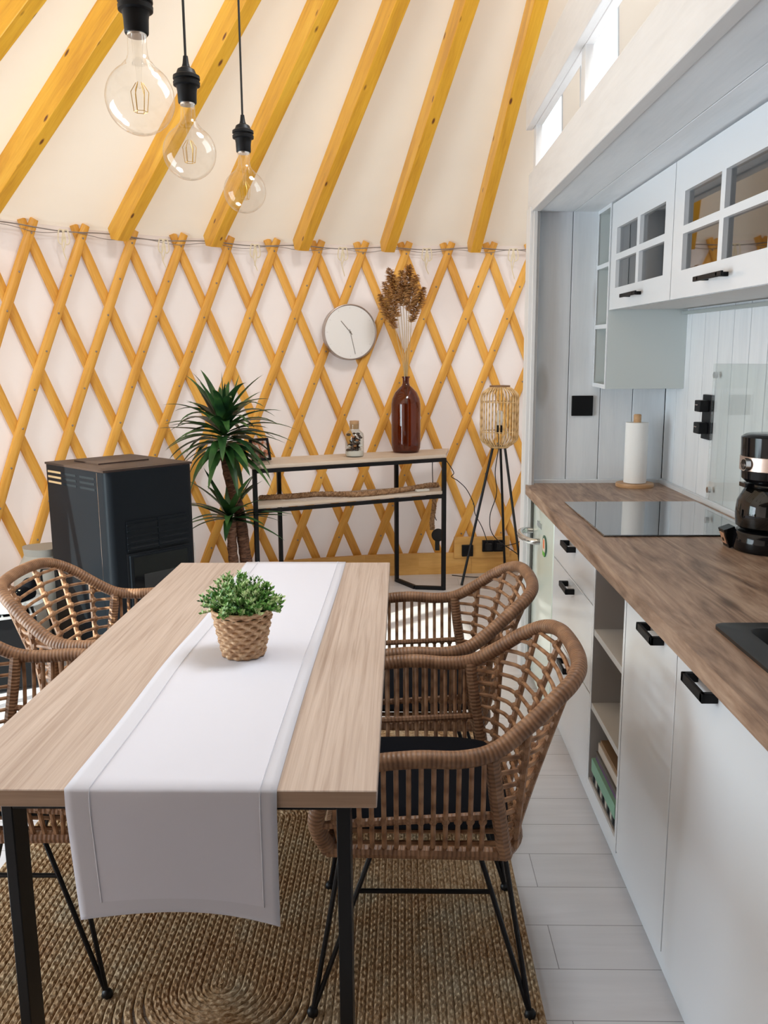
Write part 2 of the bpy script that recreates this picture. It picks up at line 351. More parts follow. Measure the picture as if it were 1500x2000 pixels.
for k,(wq,nm) in enumerate(((W1,'window_1'),(W2,'window_2'))):
    g=G(); q=[rp(*p,-.004) for p in wq]
    for i in range(4): g.beam(q[i],q[(i+1)%4],.008,.008)
    o=struct(g.build(nm,M_white)); p=G(); p.add([x for x in q],[(0,1,2,3)],[[(0,0)]*4]); p.build('pane',M_pane,o,smooth=False)
# crown ring and dome
o=thing('crown_ring','round timber crown ring at the top of the yurt roof','crown ring',(CX,CY,4.05))
G().lathe([(.50,4.05),(.58,4.05),(.58,4.17),(.50,4.17),(.50,4.05)],48,(CX,CY,0)).build('ring',M_raft,o)
G().lathe([(.56,4.17),(.50,4.30),(.36,4.40),(.18,4.45),(.001,4.46)],40,(CX,CY,0)).build('dome',M_pane,o)
# unseen partition added behind the viewer to keep light off that side
M_dark=wood('brown_stained_board',(.07,.045,.03),(.12,.075,.045),(.17,.11,.07),.6,across=9)
g=G(); random.seed(3); RY=-.55
for i in range(22):
    x0=-2.05+i*.264; xm=x0+.13; r=math.hypot(xm-CX,RY-CY); z=APZ-(APZ-WZ)*r/3.62-.03
    if r<3.5: g.box(x0,RY-.04,0,x0+.262,RY,z)
struct(g.build('added_shade_wall',M_dark,smooth=False))

# dark boarded deck, added unseen overhead to shade the near end
g=G()
for i in range(13): g.box(-2.05+i*.2,RY,2.22,-2.05+i*.2+.198,.92,2.25)
g.box(-2.05,.86,2.06,.55,.92,2.22); struct(g.build('added_shade_deck',M_dark,smooth=False))

# rafters
raft=[(144.2,'thick yellow pine rafter entering at the left edge above the leftmost lattice slats'),
 (131.9,'yellow pine rafter ending between the second and third lattice heads, behind the middle bulb'),
 (123.1,'yellow pine rafter ending above the tall yucca, just left of the smallest bulb'),
 (114.3,'yellow pine rafter right of the smallest bulb, ending left above the clock'),
 (105.35,'yellow pine rafter ending between the clock and the dried reeds'),
 (96.1,'rightmost yellow pine rafter, ending beside the kitchen post'),
 (152.7,'yellow pine rafter cut by the top left corner of the view'),
 (161.5,'yellow pine rafter over the left wall beside the glazed door'),(170.3,'yellow pine rafter over the glazed door head')]
for k,(th,lab) in enumerate(raft):
    random.seed(40+k); tan=Vector((-sin(rad(th)),cos(rad(th)),0)); inn=Vector((-cos(rad(th)),-sin(rad(th)),0))
    a=rp(th,1.0,.004); b_=rp(th,.15,.004); d=(b_-a).normalized(); dn=d.cross(tan); 
    if dn.z>0: dn=-dn
    dn.normalize(); W,T=.066,.135; off=random.random()*9
    a0=a+d*.03; prof=[a0, a0+dn*T*.55+d*.0, a0+dn*T+d*.07, b_+dn*T, b_]
    vs=[p-tan*W/2 for p in prof]+[p+tan*W/2 for p in prof]
    uu=[(p-a).dot(d)+off for p in prof]; vv=[(p-a).dot(dn) for p in prof]
    fs=[(0,1,2,3,4),(9,8,7,6,5)]; uvs=[[(uu[i],vv[i]) for i in range(5)],[(uu[i],vv[i]+.31) for i in (4,3,2,1,0)]]
    for i in range(5):
        j=(i+1)%5; fs.append((i,i+5,j+5,j)); 
        if i in(0,1): uvs.append([(off,0),(off,W),(off+.05,W),(off+.05,0)])
        else: uvs.append([(uu[i],.6),(uu[i],.6+W),(uu[j],.6+W),(uu[j],.6)])
    g=G(); g.add(vs,fs,uvs); o=g.build('roof_rafter',M_raft,bevel=.003,loc=a0); tag(o,lab,'rafter','pine roof rafters')
# lattice wall
random.seed(11)
lat=thing('lattice_wall','crisscross orange pine lattice of bolted slats round the canvas wall','lattice',wp(110,0,.03))
DTH=6.35*WZ
def slat(top,dirn,inset):
    n=14; pts=[];ups=[]
    for i in range(n+1):
        z=WZ+.012-(WZ-.01)*i/n; th=top+dirn*DTH*(WZ+.012-z)/WZ; pts.append(wp(th,z,inset)); a=rad(th); ups.append(Vector((-cos(a),-sin(a),0)))
    h,t=.0275,.0085
    def prof(i,tt):
        k=.80 if i==0 else 1
        return [(-h*k,-t),(-h*k*1.0,t*.4),(-h*k*.82,t),(h*k*.82,t),(h*k,t*.4),(h*k,-t)]
    g=G(); g.sweep(pts,prof,ups)
    # rounded head
    if dirn>0:
        for j in range(12):
            # crossings with the slats behind
            z=WZ-.062-j*.2055*1.02
            if z>.05:
                th=top+DTH*(WZ-z)/WZ; g.ball(wp(th,z,inset+.009),.006,1,8,6,(1,1,1))
    g.build('slat',[M_slat,M_cable],lat,angle=50)
for k in range(-6,14): slat(139-4.53*k,1,.040)
for k in range(-6,12): slat(139-4.53*k+.95,-1,.017)
# base plank on the floor at the wall
o=thing('base_plank','orange plywood plank standing on the floor along the foot of the lattice wall','plank',wp(100,0,.06))
g=G()
for t0 in range(84,150,6):
    p,q=wp(t0,.0,.085),wp(t0+6,0,.085); q2=p+(q-p)*.998; g.beam(p+Vector((0,0,.075)),q2+Vector((0,0,.075)),.025,.15)
g.build('board',M_plank,o,smooth=False)
# steel cable round the lattice heads
g=G(); g.tube([wp(t/2,WZ-.03-.006*sin(t*.35),.052) for t in range(172,330)],.0035,6); g.tube([wp(t/2,WZ-.045-.01*sin(t*.5+1),.054) for t in range(172,330)],.002,5)
tag(g.build('tension_cable',M_cable,loc=wp(110,WZ-.03,.05)),'thin grey steel cable strung along the heads of the lattice slats','cable')
for k,(th,lab) in enumerate(((136.7,'white string bow tied to the cable at the far left of the lattice'),(127.5,'white string bow hanging between the two leftmost full rafters'),(118.7,'white string bow tied right below the smallest bulb'),(109.8,'white string bow on the cable just above the clock'),(101.0,'white string bow on the cable right of the dried reeds'),(91.7,'white string bow on the cable nearest the kitchen post'))):
    random.seed(k); c=wp(th,WZ-.035,.062); a=rad(th); tn=Vector((-sin(a),cos(a),0)); g=G(); up=Vector((0,0,1))
    for s_ in (-1,1): g.tube(spline([c,c+tn*.024*s_+up*.004,c+tn*.032*s_-up*.055,c+tn*.010*s_-up*.070,c-up*.01],5),.004,5)
    g.tube(spline([c,c+tn*.012-up*.06,c+tn*(.0+.01*random.random())-up*.12,c-tn*.012-up*(.15+.04*random.random())],5),.0036,5)
    g.tube(spline([c,c-tn*.01-up*.05,c+tn*.006-up*(.1+.03*random.random())],5),.0036,5); g.ball(c,.009,n=8,k=6)
    tag(g.build('string_tie',M_string,loc=c),lab,'string','string ties along the cable')

# ------------------------------------------------------------------ kitchen shell
SH=.020; SY=3.8
KX=1.2; KF=.60; EY=3.90
g=G(); random.seed(5)
x=.608
g.box(.60,EY+.018,0,1.25,EY+.03,2.3,1)
xs=[.608,.758,.905,1.052,1.2]
for a,b_ in zip(xs,xs[1:]): g.box(a+.0015,EY,0,b_-.0015,EY+.018,2.12)
struct(g.build('wall_far',[M_board,M_gap],smooth=False,bevel=.0015,seg=1))
g=G(); g.box(KX+.018,.2,0,KX+.03,EY+.03,2.3,1); y=EY
wd=[.15,.15,.16,.15,.145,.15,.15,.16,.15,.14,.15,.15,.16,.15,.15,.15,.15,.15,.15,.15,.15,.15,.15]
for d in wd:
    g.box(KX,y-d+.003,0,KX+.018,y-.003,2.12); y-=d
struct(g.build('wall_right',[M_board,M_gap],smooth=False,bevel=.0015,seg=1))
g=G(); g.box(.560,EY-.06,0,.604,EY+.05,2.12); g.box(.575,EY-.075,0,.592,EY-.06,2.1)
struct(g.build('trim_1',M_trimw,bevel=.002))
tr=struct(G().box(.60,EY-.014,.90,KX,EY,.922).box(KX-.016,.6,.90,KX,EY,.926).build('trim_2',M_white,bevel=.004))
# loft: beam, boarded underside, rail and posts
g=G(); g.box(.565,.35,2.098,.605,EY+.05,2.268); g.shear(SH,SY); tag(g.build('loft_beam',M_trimw,bevel=.003),'broad white painted beam along the front edge of the loft over the kitchen','beam')
g=G()
for a,b_ in zip([.605,.76,.905,1.05],[.757,.902,1.047,1.2]): g.box(a,.35,2.103,b_,EY+.02,2.125)
g.box(.605,.35,2.125,1.23,EY+.04,2.15); g.shear(SH,SY); struct(g.build('trim_3',M_board,smooth=False,bevel=.001,seg=1))
g=G(); g.box(.555,.35,2.465,.585,4.00,2.652); g.box(.585,.35,2.465,.615,3.98,2.485); g.shear(SH,SY); rl=tag(g.build('loft_rail',M_trimw,bevel=.003),'upper white board rail of the loft balustrade above the beam','rail')
for y,lab in ((3.93,'slim white balustrade post at the far corner of the loft'),(2.93,'slim white balustrade post between the two bright roof windows'),(1.9,'slim white balustrade post nearest the viewer')):
    tag(G().box(.586,y-.03,2.268,.612,y+.03,2.60).shear(SH,SY).build('balustrade_post',M_trimw,bevel=.002),lab,'post','loft balustrade posts')

# wall cabinets
def handle(parent, x, ya, yb, z, t=.012, proj=.032, name='handle', bow=False, shear=False):
    g=G(); 
    if bow:
        pts=[(x,ya+.012,z),(x-proj*.9,ya+.015,z)]
        g.box(x-proj,ya,z-.007,x-proj+.007,yb,z+.007); g.box(x-proj,ya+.03,z-.006,x,ya+.042,z+.006); g.box(x-proj,yb-.042,z-.006,x,yb-.03,z+.006)
    else:
        g.box(x-proj,ya,z-t*.8,x-proj+.008,yb,z+t*.8); g.box(x-proj,ya,z-t*.8,x,ya+.014,z+t*.8); g.box(x-proj,yb-.014,z-t*.8,x,yb,z+t*.8)
    if shear: g.shear(SH,SY)
    return g.build(name,M_matblk,parent,bevel=.0015)
WX=.87
def wallcab(y0,y1,lab,cols):
    o=thing('wall_cabinet',lab,'cabinet',(1.03,(y0+y1)/2,1.66)); z0,z1=1.675,2.096
    g=G(); g.box(WX+.02,y0,z0,KX,y0+.016,z1); g.box(WX+.02,y1-.016,z0,KX,y1,z1); g.box(WX+.02,y0+.016,z0,KX,y1-.016,z0+.016); g.box(WX+.02,y0+.016,z1-.016,KX,y1-.016,z1); g.box(KX-.008,y0+.016,z0+.016,KX,y1-.016,z1-.016)
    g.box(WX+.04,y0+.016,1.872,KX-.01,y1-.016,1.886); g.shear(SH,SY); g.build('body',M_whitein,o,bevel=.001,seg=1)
    rows=[(1.757,1.866),(1.890,1.992)]; d=G(); a,b_=y0+.002,y1-.002
    ys=[a]+[v for c in cols for v in c]+[b_]
    for k in range(0,len(ys),2): d.box(WX,ys[k],z0-.002,WX+.018,ys[k+1],z1)
    for c in cols:
        for zz in ((z0-.002,rows[0][0]),(rows[0][1],rows[1][0]),(rows[1][1],z1)): d.box(WX,c[0],zz[0],WX+.018,c[1],zz[1])
    d.shear(SH,SY); dd=d.build('door',M_white,o,smooth=False)
    p=G(); p.box(WX+.014,cols[0][0]-.01,rows[0][0]-.01,WX+.017,cols[-1][1]+.01,rows[1][1]+.01).shear(SH,SY); p.build('pane',M_cabglass,dd,smooth=False)
    yc=(y0+y1)/2; handle(dd,WX,yc-.10,yc+.12,1.715,bow=True,shear=True)
    return o
wallcab(2.835,3.652,'white wall cabinet with four small panes in its door, next to the corner shelf',[(2.925,3.228),(3.265,3.565)])
wallcab(1.985,2.833,'white wall cabinet with larger looking paned door, second from the corner',[(2.105,2.40),(2.432,2.735)])
wallcab(1.135,1.983,'white wall cabinet nearest the viewer at the right edge of the frame',[(1.255,1.55),(1.582,1.885)])
o=thing('corner_shelf_cabinet','narrow white wall unit with three open niches hanging lower in the kitchen corner','cabinet',(1.03,3.78,1.345)); y0,y1=3.656,3.897; z0,z1=1.345,2.11
g=G(); g.box(WX,y0,z0,KX,y0+.016,z1-.004); g.box(WX,y1-.016,z0,KX,y1,z1-.004); g.box(KX-.01,y0+.016,z0,KX,y1-.016,z1-.004)
for z in (z0,1.598,1.853,z1-.022): g.box(WX,y0+.016,z,KX-.01,y1-.016,z+.018)
g.shear(SH,SY); g.build('body',mat('shaded_white_laminate',(.60,.65,.65),.35),o,bevel=.001,seg=1)  # white laminate, its grey-green shadow tint put into the colour
g=G(); g.box(WX-.004,y0,z0,WX,y0+.018,z1-.004); g.box(WX-.004,y1-.018,z0,WX,y1,z1-.004)
for z in (z0,1.598,1.853,z1-.022): g.box(WX-.004,y0+.018,z,WX,y1-.018,z+.018)
g.shear(SH,SY); g.build('front_edging',M_white,o,smooth=False)
g=G(); g.box(KX-.03,.9,1.652,KX-.004,3.64,1.664).shear(SH,SY); tag(g.build('cabinet_rail',mat('brushed_grey_strip',(.45,.50,.50),.4,metal=.4),bevel=.001),'thin grey metal strip on the plank wall under the wall cabinets','rail')
# things stored in the wall cabinets
def storage(c,r,h,col,lab,cat,nm,n=20,prof=None):
    c=Vector(c); c.z-=SH*(SY-c.y); g=G(); g.lathe(prof or [(r*.8,0),(r,.01),(r,h),(r*.88,h),(r*.85,.012),(.001,.012)],n,c); o=g.build(nm,mat(nm+'_glaze',col,.4),loc=c); tag(o,lab,cat); return o
storage((1.03,3.10,1.692),.045,.09,(.55,.50,.47),'grey beige beaker on the lower shelf behind the four-pane door','beaker','beaker')
storage((1.04,2.60,1.692),.04,.11,(.62,.30,.10),'orange beaker on the lower shelf of the second paned cabinet','beaker','beaker')
storage((1.04,2.25,1.692),.075,.06,(.66,.50,.44),'pinkish bowl on the lower shelf of the second paned cabinet','bowl','bowl')
storage((1.04,2.25,1.887),.07,.07,(.70,.52,.46),'pinkish bowl on the upper shelf of the second paned cabinet','bowl','bowl')

# base cabinets and worktop
WT=.905
def worktop():
    # opening for the sink
    g=G(); x0,x1=.566,KX-.002; sy0,sy1,sx0,sx1=1.255,1.70,.69,1.13
    for b_ in ((x0,sy1,x1,EY-.012),(x0,sy0,sx0,sy1),(sx1,sy0,x1,sy1),(x0,.6,x1,sy0)): g.box(b_[0],b_[1],.862,b_[2],b_[3],WT)
    for i in range(0,len(g.uv)):
        g.uv[i]=[(g.v[k].y, g.v[k].x+g.v[k].z*1.0) for k in g.f[i]]
    return g.build('worktop',M_top,smooth=False)
tag(worktop(),'brown wood grain kitchen worktop running over all the white base cabinets','worktop')
def base_unit(nm,y0,y1,lab,fronts,depth0=.62):
    o=thing(nm,lab,'cabinet',((depth0+KX)/2,(y0+y1)/2,0))
    g=G(); g.box(depth0,y0,.09,KX-.01,y0+.016,.86); g.box(depth0,y1-.016,.09,KX-.01,y1,.86); g.box(depth0,y0+.016,.09,KX-.01,y1-.016,.108); g.box(KX-.02,y0+.016,.108,KX-.01,y1-.016,.86); g.box(depth0+.01,y0,0,depth0+.03,y1,.09)
    g.build('body',M_white,o,bevel=.001,seg=1)
    for (a,b_,z0,z1,kind,hy,hz) in fronts:
        d=G().box(KF,a+.0015,z0,KF+.019,b_-.0015,z1).build(kind,M_white,o,bevel=.0015,seg=1)
        if hy: handle(d,KF,hy[0],hy[1],hz)
    return o
base_unit('drawer_unit',2.575,3.275,'white base unit of three drawers with black handles beside the fridge',[(2.575,3.275,.704,.857,'drawer',(2.86,2.985),.818),(2.575,3.275,.412,.70,'drawer',(2.86,2.985),.668),(2.575,3.275,.10,.408,'drawer',(2.86,2.985),.375)])
base_unit('base_cabinet',1.775,2.192,'white base cabinet with one tall door right of the open shelf niche',[(1.775,2.192,.10,.857,'door',(1.865,1.987),.826)])
base_unit('base_cabinet',1.05,1.772,'white base cabinet under the black sink, nearest the viewer',[(1.05,1.772,.10,.857,'door',(1.53,1.653),.826)])
o=thing('open_shelf_unit','open white and grey niche with two shelves and books between the base cabinets','shelf unit',(.9,2.38,0))
g=G(); g.box(.602,2.558,.09,KX-.01,2.574,.86); g.box(.602,2.195,.09,KX-.01,2.213,.86); g.box(KX-.02,2.213,.09,KX-.01,2.558,.86); g.box(.602,2.213,.09,KX-.02,2.558,.135); g.box(.64,2.195,0,.66,2.574,.09)
g.build('body',mat('taupe_laminate',(.42,.39,.37),.5),o,bevel=.001,seg=1)
g=G(); g.box(.600,2.558,.09,.602,2.574,.86); g.box(.600,2.195,.09,.602,2.213,.86); g.box(.600,2.213,.09,.602,2.558,.128); g.build('front_edging',M_white,o,smooth=False)
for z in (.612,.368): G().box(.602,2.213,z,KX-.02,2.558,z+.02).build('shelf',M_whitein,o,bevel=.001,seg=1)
struct(G().box(.628,.6,0,.636,3.275,.1).build('baseboard_right',M_white,bevel=.002))
# books in the niche
cov=mat('book_brown_cover',(.28,.17,.09),.6); pg=mat('book_pages',(.72,.68,.60),.8)
def book(x0,y0,z0,x1,y1,h,colr,lab,title=None,checks=False):
    o=thing('book',lab,'book',((x0+x1)/2,(y0+y1)/2,z0),0,'books stacked in the open niche')
    c=mat('book_cover',colr,.55); g=G(); g.box(x0,y0,z0,x1,y1,z0+.003); g.box(x0,y0,z0+h-.003,x1,y1,z0+h); g.box(x0,y0,z0+.003,x0+.003,y1,z0+h-.003)
    mats=[c,M_gap,mat('spine_cream',(.55,.52,.45),.6)]
    if checks:
        for k in range(9): g.box(x0-.0006,y0+.012+k*(y1-y0-.02)/9,z0+.006,x0,y0+.012+(k+.5)*(y1-y0-.02)/9,z0+h-.006,2 if k%2 else 1)
    if title:
        text(g,title,.062,Matrix.Translation((x0+.075,y1-.055,z0+h+.0005)),1)
        g.box(x0+.06,y1-.112,z0+h,x0+.11,y1-.110,z0+h+.0006,1); g.box(x0+.06,y1-.135,z0+h,x0+.11,y1-.133,z0+h+.0006,1)
    g.build('cover',mats,o,smooth=False); G().box(x0+.003,y0+.003,z0+.003,x1-.003,y1-.003,z0+h-.003).build('pages',pg,o,smooth=False)
book(.607,2.235,.136,.80,2.535,.035,(.05,.05,.05),'dark book with a chequered spine at the bottom of the stack in the niche',None,True)
book(.603,2.232,.1715,.81,2.53,.042,(.22,.42,.30),'thick green book lying on the chequered one in the niche')
book(.614,2.24,.214,.80,2.52,.014,(.16,.08,.20),'thin purple book between the green and the cream books')
book(.612,2.245,.2285,.80,2.515,.016,(.10,.09,.08),'slim black covered book under the cream one')
book(.618,2.25,.245,.81,2.51,.030,(.62,.55,.48),'cream book just under the brown titled one')
book(.622,2.25,.2755,.82,2.50,.012,(.28,.17,.09),'brown book with dark lettering on top of the stack in the niche','Bol')

# fridge
o=thing('fridge','mint white rounded retro fridge under the far end of the worktop','fridge',(.9,3.56,0))
g=G(); g.box(.63,3.30,.03,1.18,3.815,.85); g.build('body',M_fridge,o,bevel=.01)
d=G(); prof=[]
n=14
pts=[(.602-.022*(1-((i/n)*2-1)**2)*.6, 3.30+.515*i/n) for i in range(n+1)]
vs=[(x,y,z) for z in (.045,.845) for x,y in pts]+[(.632,y,z) for z in (.045,.845) for x,y in pts]; K=n+1
fs=[];
for i in range(n): fs+= [(i,i+1,K+i+1,K+i),(2*K+i,3*K+i,3*K+i+1,2*K+i+1),(i,2*K+i,2*K+i+1,i+1),(K+i,K+i+1,3*K+i+1,3*K+i)]
fs+=[(0,K,3*K,2*K),(n,2*K+n,3*K+n,K+n)]
d.add(vs,fs,[[(0,0)]*4]*len(fs)); dd=d.build('door',M_fridge,o,bevel=.006)
g=G(); g.tube(spline([(.60,3.80,.70),(.555,3.80,.70),(.53,3.73,.70),(.535,3.62,.70),(.56,3.56,.70),(.59,3.55,.70)],5),.014,10)
g.build('handle',mat('fridge_chrome',(.62,.66,.66),.2,metal=.9),dd)
g=G(); text(g,'amica',.05,Matrix.Translation((.5865,3.56,.775))@Matrix.Rotation(-pi/2,4,'Z')@Matrix.Rotation(pi/2,4,'X'))
g.build('lettering',M_rub,dd,smooth=False)
o=thing('fridge_magnet','small oval magnet with orange red and green picture on the fridge door','magnet',(.59,3.43,.66)); 
g=G(); R_=Matrix.Rotation(-pi/2,3,'Y'); c=(.5925,3.44,.705)
g.lathe([(.045,0),(.045,.004),(.001,.004)],24,c,0,R=R_); g.lathe([(.034,.004),(.034,.0048),(.001,.0048)],20,c,1,R=R_); g.box(.5874,3.425,.695,.588,3.455,.732,2); g.box(.5874,3.412,.664,.588,3.466,.682,3)
g.build('disc',[M_dkgrn,mat('magnet_cream',(.7,.62,.5),.5),M_red,M_grn],o,smooth=False)

# hob, sink, coffee machine, towel roll, sockets, splash panel
o=thing('induction_hob','glossy black glass hob set in the worktop','hob',(.91,2.99,WT)); G().box(.645,2.662,WT,1.165,3.325,WT+.006).build('glass_plate',M_hob,o,bevel=.003)
o=thing('sink','black composite inset sink in the near part of the worktop','sink',(.91,1.48,.72))
g=G(); x0,x1,y0,y1=.657,1.165,1.215,1.735
def rr(x0,x1,y0,y1,r,n=5):
    P=[]
    for cx,cy,a0 in ((x1-r,y1-r,0),(x0+r,y1-r,90),(x0+r,y0+r,180),(x1-r,y0+r,270)):
        for k in range(n+1): a=rad(a0+90*k/n); P.append((cx+r*cos(a),cy+r*sin(a)))
    return P
rings=[(rr(x0,x1,y0,y1,.022),WT),(rr(x0,x1,y0,y1,.022),WT+.007),(rr(x0+.004,x1-.004,y0+.004,y1-.004,.02),WT+.009),(rr(x0+.055,x1-.04,y0+.04,y1-.04,.03),WT+.008),(rr(x0+.06,x1-.045,y0+.045,y1-.045,.03),WT-.01),(rr(x0+.075,x1-.06,y0+.06,y1-.06,.04),WT-.16),(rr(x0+.2,x1-.2,y0+.2,y1-.2,.04),WT-.165)]
K=24; vs=[(x,y,z) for P,z in rings for x,y in P]; fs=[(i*K+j,i*K+(j+1)%K,(i+1)*K+(j+1)%K,(i+1)*K+j) for i in range(6) for j in range(K)]+[tuple(6*K+j for j in range(K))]
g.add(vs,fs,[[(0,0)]*len(f) for f in fs]); g.build('basin',mat('black_composite',(.012,.013,.014),.38),o)
G().lathe([(.035,0),(.035,.004),(.001,.004)],20,(.91,1.48,WT-.164)).build('drain',M_chrome,o)
o=thing('coffee_machine','black filter coffee machine with steel band and glass jug by the right edge','coffee machine',(1.08,2.42,WT))
cx,cy=1.088,2.47
g=G(); g.lathe([(.100,0),(.104,.012),(.102,.055),(.096,.062),(.001,.062)],40,(cx,cy,WT)); g.box(cx,cy-.10,WT,cx+.10,cy+.10,WT+.06); g.box(cx+.03,cy-.085,WT+.05,cx+.10,cy+.085,WT+.33); g.build('base_and_column',M_gloss,o,bevel=.004)
g=G(); g.lathe([(.080,.205),(.090,.215),(.092,.24)],40,(cx,cy,WT)); g.lathe([(.095,.278),(.097,.335),(.085,.343),(.001,.345)],40,(cx,cy,WT)); g.build('filter_head',M_gloss,o)
G().lathe([(.094,.238),(.097,.240),(.097,.279),(.094,.281)],40,(cx,cy,WT)).build('steel_band',M_steel,o)
g=G(); bx=cx-.098; 
for m,rx,ry,th in ((0,.013,.024,.006),(1,.010,.020,.0075)):
    g.lathe([(1,0),(1,th),(.001,th)],20,(0,0,0),m,R=None) if False else None
g.M=Matrix.Translation((cx-.090,cy-.03,WT+.259))@Matrix.Rotation(-pi/2+.0,4,'Y')
g.lathe([(.019,0),(.019,.014),(.001,.014)],24,(0,0,0),0); g.lathe([(.015,.014),(.015,.0155),(.001,.0155)],24,(0,0,0),1); g.M=Matrix()
text(g,"De'Longhi",.0095,Matrix.Translation((cx-.1062,cy-.03,WT+.259))@Matrix.Rotation(-pi/2,4,'Z')@Matrix.Rotation(pi/2,4,'X'),0,.0003)
g.build('badge',[M_chrome,M_gloss],o)
g=G(); g.lathe([(.082,.066),(.094,.075),(.097,.11),(.094,.148),(.076,.182),(.066,.190)],36,(cx-.004,cy,WT)); jg=g.build('jug',glass('smoked_jug_glass',(.10,.10,.10),base=.05),o)
g=G(); g.lathe([(.066,.187),(.070,.193),(.066,.202),(.001,.204)],30,(cx-.004,cy,WT)); g.box(cx-.092,cy-.022,WT+.190,cx-.05,cy+.022,WT+.202); g.build('lid',M_gloss,jg)
g=G(); g.tube(spline([(cx-.03,cy-.07,WT+.188),(cx-.035,cy-.125,WT+.178),(cx-.035,cy-.135,WT+.12),(cx-.03,cy-.095,WT+.09)],6),.009,8); g.build('jug_handle',M_gloss,jg)
g=G(); g.M=Matrix.Translation((cx-.105,cy+.045,WT+.032))@Matrix.Rotation(-.35,4,'Y'); g.box(-.014,-.024,-.028,.02,.024,.03,0); g.box(-.016,-.016,-.016,-.014,.016,.020,1); g.box(-.0175,-.005,-.008,-.016,.005,.003,0); g.M=Matrix()
g.build('power_switch',[M_gloss,mat('copper_switch',(.72,.42,.26),.35,metal=.6)],o,bevel=.001)  # switch face is a plain copper metal colour
o=thing('paper_towel_holder','white kitchen roll on a round wooden stand at the back of the worktop','kitchen roll',(1.045,3.78,WT))
G().lathe([(.082,0),(.084,.006),(.082,.016),(.001,.016)],36,(1.045,3.78,WT)).build('base',M_lightwood,o)
G().lathe([(.0165,.016),(.0165,.318),(.014,.322),(.001,.322)],20,(1.045,3.78,WT)).build('dowel',M_lightwood,o)
g=G(); g.lathe([(.019,.018),(.049,.018),(.0495,.02),(.0495,.284),(.049,.286),(.019,.286),(.019,.018)],40,(1.045,3.78,WT)); g.build('paper_roll',M_paper,o)
tag(G().box(.775,EY-.012,1.214,.871,EY-.0005,1.305).build('blank_wall_plate',M_matblk,bevel=.002),'flat square black wall plate on the far plank wall above the worktop','wall plate')
o=thing('double_socket','black vertical double wall socket with two plugs beside the glass splash panel','socket',(KX,3.35,1.16))
G().box(KX-.012,3.29,1.155,KX-.0005,3.385,1.328).build('plate',M_matblk,o,bevel=.002)
for z in (1.285,1.20):
    p=G().box(KX-.05,3.305,z-.022,KX-.012,3.365,z+.022).build('plug',M_matblk,o,bevel=.003); q=G(); q.ball((KX-.051,3.33,z+.004),.003,n=8,k=6); q.ball((KX-.051,3.345,z+.004),.003,n=8,k=6); q.build('pin',M_chrome,p)
o=thing('splash_panel','clear glass splash panel fixed to the plank wall behind the hob','splashback',(KX-.015,2.87,.93))
G().box(KX-.022,2.34,.932,KX-.016,3.262,1.447).build('glass_sheet',glass('greenish_glass',(.975,.99,.983),base=.02),o,smooth=False,bevel=.001,seg=1)
for y in (3.235,2.37):
    for z in (.97,1.405): G().lathe([(.012,0),(.012,.012),(.001,.012)],16,(KX-.016,y,z),R=Matrix.Rotation(-pi/2,3,'Y')).build('clip',M_chrome,o)

# ------------------------------------------------------------------ dining table, runner, plant
o=thing('dining_table','pale oak dining table with black metal legs in the middle of the room','table',(-.42,2.11,0))
TZ=.76; g=G(); g.box(-.79,1.298,.729,-.043,2.926,TZ,0)
for i in range(len(g.uv)): g.uv[i]=[(g.v[k].y,g.v[k].x+g.v[k].z*2) for k in g.f[i]]
g.mi=[0,0,1,0,0,0]; g.uv[2]=[(g.v[k].x,g.v[k].z) for k in g.f[2]]
g.build('tabletop',[M_oak,M_oakedge],o,bevel=.0015,seg=1,smooth=False)
for y0 in (1.36,2.80):
    for x0,x1 in ((-.708,-.688),(-.116,-.092)): G().box(x0,y0,0,x1,y0+.055,.729).build('leg',M_black,o,bevel=.002)
    G().box(-.688,y0,.69,-.116,y0+.055,.729).build('crossbar',M_black,o,bevel=.002)
# runner
g=G(); nx,ny=26,70; zt=TZ+.0022
def edgeL(y): return -.5585+.006*sin(y*3.1)+.003*sin(y*9)
def edgeR(y): return -.205+.005*sin(y*2.4+1)
path=[]
for k in range(46): path.append(('t',2.924-(2.924-1.298)*k/45))
for k in range(1,25): path.append(('h',k/24))
vs=[];us=[]
for j,(kd,t) in enumerate(path):
    for i in range(nx+1):
        u=i/nx
        if kd=='t': y=t; x=edgeL(y)+(edgeR(y)-edgeL(y))*u; z=zt+.0012*max(0,sin(y*7+u*3))*max(0,sin(u*pi)); vs.append((x,y,z))
        else:
            a=edgeL(1.3); b_=edgeR(1.3); x=a+(b_-a)*u+(.017*(1-u))*t; arch=-.012*(1-(2*u-1)**2)*-1*t
            ang=min(1,t*5)*pi/2; y=1.298-.006*sin(ang)-.010*t*sin(u*5+1)*.4-.004*t; z=zt-.006*(1-cos(ang))-(.232-.014*u*-1)*max(0,t-.02)+.020*(1-(2*u-1)**2)*t*t
            vs.append((x,y,z))
fs=[(j*(nx+1)+i,(j+1)*(nx+1)+i,(j+1)*(nx+1)+i+1,j*(nx+1)+i+1) for j in range(len(path)-1) for i in range(nx)]
g.add(vs,fs,[[(0,0)]*4]*len(fs))
def on(u,j):
    a=u*nx; i=min(nx-1,int(a)); f=a-i; return Vector(vs[j*(nx+1)+i]).lerp(Vector(vs[j*(nx+1)+i+1]),f)
